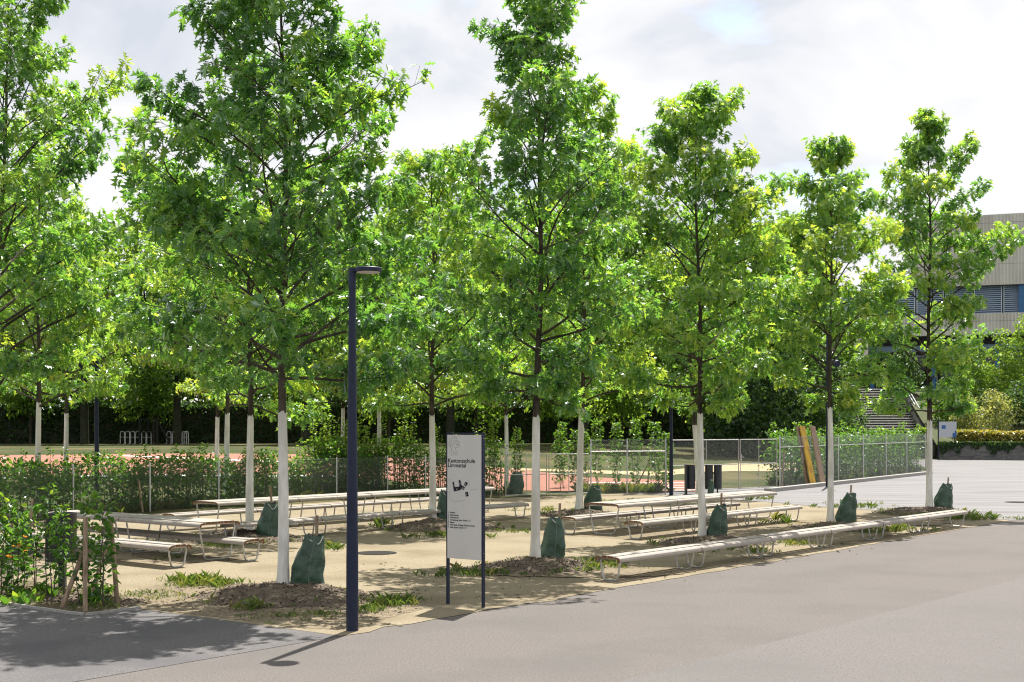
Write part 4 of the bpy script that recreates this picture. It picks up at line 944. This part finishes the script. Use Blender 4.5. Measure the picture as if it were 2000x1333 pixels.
TL = ['dark-trunked shade tree near the pole with the spotlight, far side of the track', 'dark-trunked shade tree beside the metal training frame', 'tree added to shade the far lawn, behind the big lamp post', 'tree added to shade the far lawn, behind the information sign', 'tree added to shade the far lawn, behind the double wire gate', 'tree added to shade the far lawn, behind the dark bins', 'outermost tree added to shade the far lawn, at the picture edge']
for i, (x, Y) in enumerate([(165, 88), (346, 89), (600, 86), (880, 87), (1140, 86), (1390, 86), (-60, 87)]):  # dark-trunked pair is real; the others are added, crowns widened to shade the lawn
    b = at(x, Y); g = fz(pq(b)[1]); t_ = thing('shade_tree', (b.x, b.y, g), TL[i], 'tree', 'shade trees on the far lawn')
    MB().tube([Vector((b.x, b.y, g - .1)), Vector((b.x, b.y, g + 3)), Vector((b.x + .15, b.y, g + 8))], [.30, .24, .14], 12).build('trunk', M['hedgecore'], t_, True)
    rngt = np.random.default_rng(70 + i); n = 5200; dv = rdir(n, rngt); lob = rngt.integers(0, 9, n); lc = rngt.normal(size=(9, 3)) * np.array([2.2, 1.6, 1.5])
    leaves('crown', np.array([b.x, b.y, g + 8.2]) + lc[lob] + dv * (1.1 + 1.0 * rngt.random((n, 1))), rdir(n, rngt) - UP * .3, UP + rngt.normal(size=(n, 3)) * .6, .36 * (.7 + .6 * rngt.random(n)), np.clip(.5 + .2 * rngt.normal(size=n) + .08 * np.sin(lob), 0, 1), DIAM, M['forest'], t_, 1.2, rngt)

# training frame and hurdles at the far side of the track
def F3(x, y): return fp(x, y)
gb_ = F3(294, 868.5); Yg = gb_.y; s_ = Yg / F; t = thing('training_frame', gb_, 'grey metal frame with a diagonal prop beyond the track', 'frame')
X = lambda px: (px - 1000) * s_
Zz = lambda py: zat(py, Yg)
zb = gb_.z
for nm, pts, r in [('post', [(272.5, 868, ), (272.5, 818)], .07), ('post', [(307, 868), (307, 818)], .09), ('top_bar', [(272.5, 819.5), (307, 819.5)], .05), ('middle_bar', [(289.5, 820), (289.5, 844)], .035), ('cross_bar', [(275, 844), (305, 844)], .035), ('prop', [(309, 824), (332, 867)], .05)]:
    MB().tube([Vector((X(a), Yg, Zz(b))) for a, b in pts], r, 8).build(nm, M['iron'], t, True)
HL = ['end hurdle of the long white row beside the training frame, farthest from it', 'second hurdle from the outer end of the long white row', 'third hurdle from the outer end of the long white row', 'hurdle standing next to the first post of the training frame', 'hurdle just inside the first post of the training frame', 'hurdle in the middle of the training frame', 'hurdle at the foot of the diagonal prop', 'hurdle just past the diagonal prop', 'first of the two overlapping hurdles apart from the rest', 'last of the two overlapping hurdles apart from the rest']
for i, px in enumerate([237, 247, 257, 267, 279, 289, 328, 339, 358, 362]):
    base = Vector((X(px), Yg + .25, zb)); t = thing('hurdle', base, HL[i], 'hurdle', 'white hurdles by the far hedge'); Wd = 4.2 * s_; hz_ = (868 - 842.5) * s_
    P = [base + Vector((-Wd, 0, 0)), base + Vector((-Wd, 0, hz_ * .8)), base + Vector((-Wd * .7, 0, hz_ * .97)), base + Vector((0, 0, hz_)), base + Vector((Wd * .7, 0, hz_ * .97)), base + Vector((Wd, 0, hz_ * .8)), base + Vector((Wd, 0, 0))]
    MB().tube(P, .028, 6).build('hoop', M['steel'], t, True); MB().tube([base + Vector((-Wd, 0, hz_ * .55)), base + Vector((Wd, 0, hz_ * .55))], .02, 6).build('bar', M['steel'], t, True)
    MB().tube([base + Vector((-Wd, 0, .03)), base + Vector((-Wd, -.4, .03))], .03, 6).build('foot', M['steel'], t, True)

# ------------------------------------------------------------------ school building, stairs, retaining wall
U = Vector((.93, -.37, 0)).normalized(); NB = Vector((-U.y * -1, 0, 0)); NB = Vector((U.y, -U.x, 0))
if NB.y > 0: NB = -NB
F0 = at(1960, 125)
def fb(u, v, z): return Vector((F0.x, F0.y, 0)) + U * u + NB * v + Vector((0, 0, z))
t = thing('school_building', fb(0, 0, 5.8), 'grey corrugated school building with blue shutters above the outdoor stairs', 'building')
def corr(name, u0, u1, z0, z1, v0, v1, amp, per=.30):
    n = int((u1 - u0) / per) * 6; V = []; Fc = []
    for i in range(n + 1):
        u = u0 + (u1 - u0) * i / n; w_ = amp * math.sin(2 * math.pi * i / 6)
        V.append(fb(u, v0 + w_, z0)); V.append(fb(u, v1 + w_, z1)); V.append(fb(u, v1 - .25, z1))
    for i in range(n): Fc.append((i * 3, (i + 1) * 3, (i + 1) * 3 + 1, i * 3 + 1)); Fc.append((i * 3 + 1, (i + 1) * 3 + 1, (i + 1) * 3 + 2, i * 3 + 2))
    return MB().add(V, Fc).build(name, M['clad'], t)
for z0, z1 in ((15.67, 17.6), (17.62, 19.9), (19.92, 21.45), (21.47, 22.25)): corr('cladding_panel', -8.2, 10, z0, z1, .32, .30, .06)
for z0, z1 in ((11.05, 12.3), (12.32, 13.04)): corr('cladding_panel', -24, 10, z0, z1, .62 if z0 < 12 else .42, .42, .07)
MB().box(fb(.9, -6, 18.9), 18, 12, 6.6, U, NB).build('upper_storey', M['darkwall'], t)
MB().box(fb(-7, -6.2, 14.3), 33.8, 11.6, 2.7, U, NB).build('shutter_wall', M['blueback'], t)
MB().box(fb(-7, -5.6, 12.05), 33.9, 11.8, 1.9, U, NB).build('floor_band', M['darkwall'], t)
MB().box(fb(-7, -7.5, 8.4), 33.5, 8, 5.4, U, NB).build('ground_floor_wall', M['darkwall'], t)
u = -23.4
while u < 9.5:
    wd_ = 2.45; f = MB(); c = fb(u + wd_ / 2, -.32, 14.36)
    f.box(fb(u + .03, -.3, 14.36), .07, .12, 2.6, U, NB); f.box(fb(u + wd_ - .03, -.3, 14.36), .07, .12, 2.6, U, NB)
    w_ = f.build('window', M['frame'], t)
    s = MB()
    for k in range(14): s.box(fb(u + wd_ / 2, -.30, 13.12 + k * .188), wd_ - .15, .12, .02, U, (NB * .6 + Vector((0, 0, -.8))).normalized(), (NB * .8 + Vector((0, 0, .6))).normalized())
    sl_ = s.build('louvre_slats', M['louvre'], w_); sl_['kind'] = 'stuff'
    u += 2.6
for uu in (1.7, -10.6): MB().box(fb(uu, -.10, 14.36), .75, .35, 2.6, U, NB).build('column', M['blue'], t)
for uu in (-12.0, -6.3, -.6, 5.1): MB().box(fb(uu, -.9, 8.3), .35, .35, 4.9, U, NB).build('column', M['blue'], t)
MB().box(fb(-4, -.75, 9.92), 17, .3, .55, U, NB).build('beam', M['beam'], t)
for k in range(9):
    w_ = MB().box(fb(-11 + k * 1.9, -3.45, 7.7), 1.8, .06, 3.4, U, NB).build('window', M['frame'], t); MB().box(fb(-11 + k * 1.9, -3.40, 7.7), 1.65, .02, 3.2, U, NB).build('pane', M['glass'], w_)
MB().box(fb(-17.5, .2, 9.9), 10.5, .5, 2.2, U, NB).build('concrete_fascia', M['clad'], t)
# upper terrace
MB().box((44, 130, 2.9), 60, 23, 5.8).build('terrace', M['step'])['kind'] = 'structure'
# outdoor stairs
xs0, xs1 = at(1632, 108).x, at(1822, 108).x
t = thing('outdoor_stairs', (31, 108, 0), 'wide concrete outdoor stairs rising to the school terrace', 'stairs')
nst = 27; rise = 5.8 / nst; run = .38; y0s = 118.5 - nst * run
for k in range(nst):
    MB().box(((xs0 + xs1) / 2, y0s + k * run + run / 2 + .01, rise * (k + 1) - .04), xs1 - xs0, run + .05, .08).build('step', M['stepedge'], t)
    MB().box(((xs0 + xs1) / 2, y0s + k * run + .17, rise * (k + .5) - .04), xs1 - xs0 - .02, .06, rise - .06).build('riser', M['darkwall'], t)  # dark colour puts the shade under each slab into the riser
for xx, nm in ((xs0 - .25, 'cheek_wall'), (xs1 + .25, 'cheek_wall')):
    MB().prism([(xx - .2, y0s - .5, 0), (xx - .2, 118.6, 0), (xx - .2, 118.6, 6.6), (xx - .2, y0s - .5, .8)], (.4, 0, 0)).build(nm, M['concrete'], t)
    for dz in (.35, .75):
        MB().tube([(xx, y0s - .3, .9 + dz), (xx, 118.4, 6.5 + dz)], .035, 6).build('handrail', M['frame'], t, True)
    for k in range(6):
        y_ = y0s + k * 2; MB().tube([(xx, y_, .8 + (y_ - y0s) * .57), (xx, y_, 1.75 + (y_ - y0s) * .553)], .03, 6).build('baluster', M['frame'], t, True)
# retaining wall and planted bank
wa, wb = at(1832, 100.5), at(2120, 97)
d_ = (wb - wa); wl = d_.length; d_.normalize(); wn = Vector((d_.y, -d_.x, 0))
t = thing('retaining_wall', wa, 'low grey board-marked concrete retaining wall overhung with ivy', 'wall')
k = 0
while k * 2.4 < wl:
    MB().box(wa + d_ * (k * 2.4 + 1.2) - wn * .15 + Vector((0, 0, .62)), 2.385, .3, 1.26, d_, wn).build('wall_panel', M['concrete'], t); k += 1
bk_ = MB().add([(wa.x, wa.y + .3, 1.1), (wb.x, wb.y + .3, 1.1), (wb.x + 2, 119, 5.7), (34.7, 119, 5.7), (34.7, 107.5, 2.7), (wa.x, wa.y + .3, -.2), (34.7, 107.5, -.2), (34.7, 119, -.2)], [(0, 1, 2, 3), (0, 3, 4), (5, 0, 4, 6), (6, 4, 3, 7)]).build('bank', M['bank']); bk_['kind'] = 'structure'
rng = np.random.default_rng(88); n = 2600; s = rng.random(n)
hang = rng.random(n) ** 1.5 * (.35 + .35 * (np.sin(s * 19) > .1) + .2 * np.sin(s * 53))
P = np.stack([wa.x + d_.x * wl * s + wn.x * (.06 + .1 * rng.random(n)), wa.y + d_.y * wl * s + wn.y * (.06 + .1 * rng.random(n)), 1.38 - hang], 1)
iv = leaves('ivy', P, np.array([0, -.3, -1.0]) + rng.normal(size=(n, 3)) * .5, np.array([0, -1.0, .5]) + rng.normal(size=(n, 3)) * .4, .13 * (.7 + .6 * rng.random(n)), np.clip(.5 + .25 * rng.normal(size=n), 0, 1), OVAL, M['ivy'], None, 1.4, rng)
tag(iv, 'dark ivy trailing over the top of the retaining wall', 'ivy', None, 'stuff')
ya, yb_ = at(1868, 101.6, 1.25), at(2100, 98.6, 1.25)
boxhedge(ya, yb_, .85, 1.1, 4200, .17, 'low golden yellow shrub hedge on top of the retaining wall', 'yellow', 63, 0, True)
for i, (x, Y, z, h, r, mt, n, ln, lb, tn) in enumerate([
    (1943, 103.5, 1.6, 3.6, 1.9, 'pale', 2600, .16, 'pale olive multi-stemmed shrub above the yellow hedge', .5), (1884, 104, 1.7, 3.4, 1.5, 'pale', 1800, .16, 'loose pale shrub beside the white and blue board', .4), (1990, 105, 2.0, 4.3, 1.8, 'ivy', 2600, .18, 'dark evergreen shrub behind the pale multi-stemmed shrub', .5),
    (1852, 107, 2.2, 4.2, 1.6, 'shrub', 2200, .2, 'green shrub behind the white and blue board', .4), (1905, 110, 3.2, 6.4, 2.1, 'shrub', 3400, .2, 'bright green shrub on the planted bank under the beam', .55), (1962, 111, 3.4, 7.2, 2.2, 'shrub', 3800, .2, 'tall bright green shrub in front of the corrugated band', .6), (2010, 112, 3.6, 8.6, 2.4, 'shrub', 4200, .2, 'tallest bank shrub at the picture edge before the building', .6),
    (1800, 106, .3, 2.2, 1.1, 'shrub', 1500, .17, 'leafy shrub at the foot of the outdoor stairs', .6), (1700, 101, .0, 1.3, 1.6, 'shrub', 1600, .17, 'wide low shrub in front of the lowest stair steps', .65), (1652, 103, .0, 2.4, 1.3, 'shrub', 1900, .17, 'shrub hiding the lower stair cheek wall', .6), (1765, 117.5, 5.8, 4.0, 1.8, 'ivy', 2400, .2, 'dark shrub at the head of the outdoor stairs', .5)]):
    b = at(x, Y, z); blob('bank_shrub', b, h, r, r, .5, 12, n, ln, 900 + i, mt, lb, 'shrub', None, .05, DIAM, tn)
# white and blue board by the wall
t = thing('notice_board', at(1834, 100.2), 'small white and blue notice board in front of the retaining wall', 'sign'); Yb = 100.2; s_ = Yb / F
xA, xB, zT, zB = (1834 - 1000) * s_, (1868 - 1000) * s_, zat(824, Yb), zat(854.5, Yb)
for x_ in (xA - .04, xB - .1): MB().box((x_, Yb + .05, (zT + .2) / 2), .07, .07, zT + .2).build('post', M['navy'], t)
pb_ = MB().box(((xA + xB) / 2, Yb, (zT + zB) / 2), xB - xA, .05, zT - zB).build('panel', M['signwhite'], t)
MB().box((xA + .34, Yb - .028, zT - .40), .30, .006, .26).build('logo_block', M['signblue'], pb_)
MB().box((xB - .15, Yb - .028, zB + .16), .30, .006, .32).build('corner_block', M['signblue'], pb_)
MB().box((xB - .07, Yb - .028, zB + .40), .14, .006, .18).build('corner_block', M['signblue'], pb_)
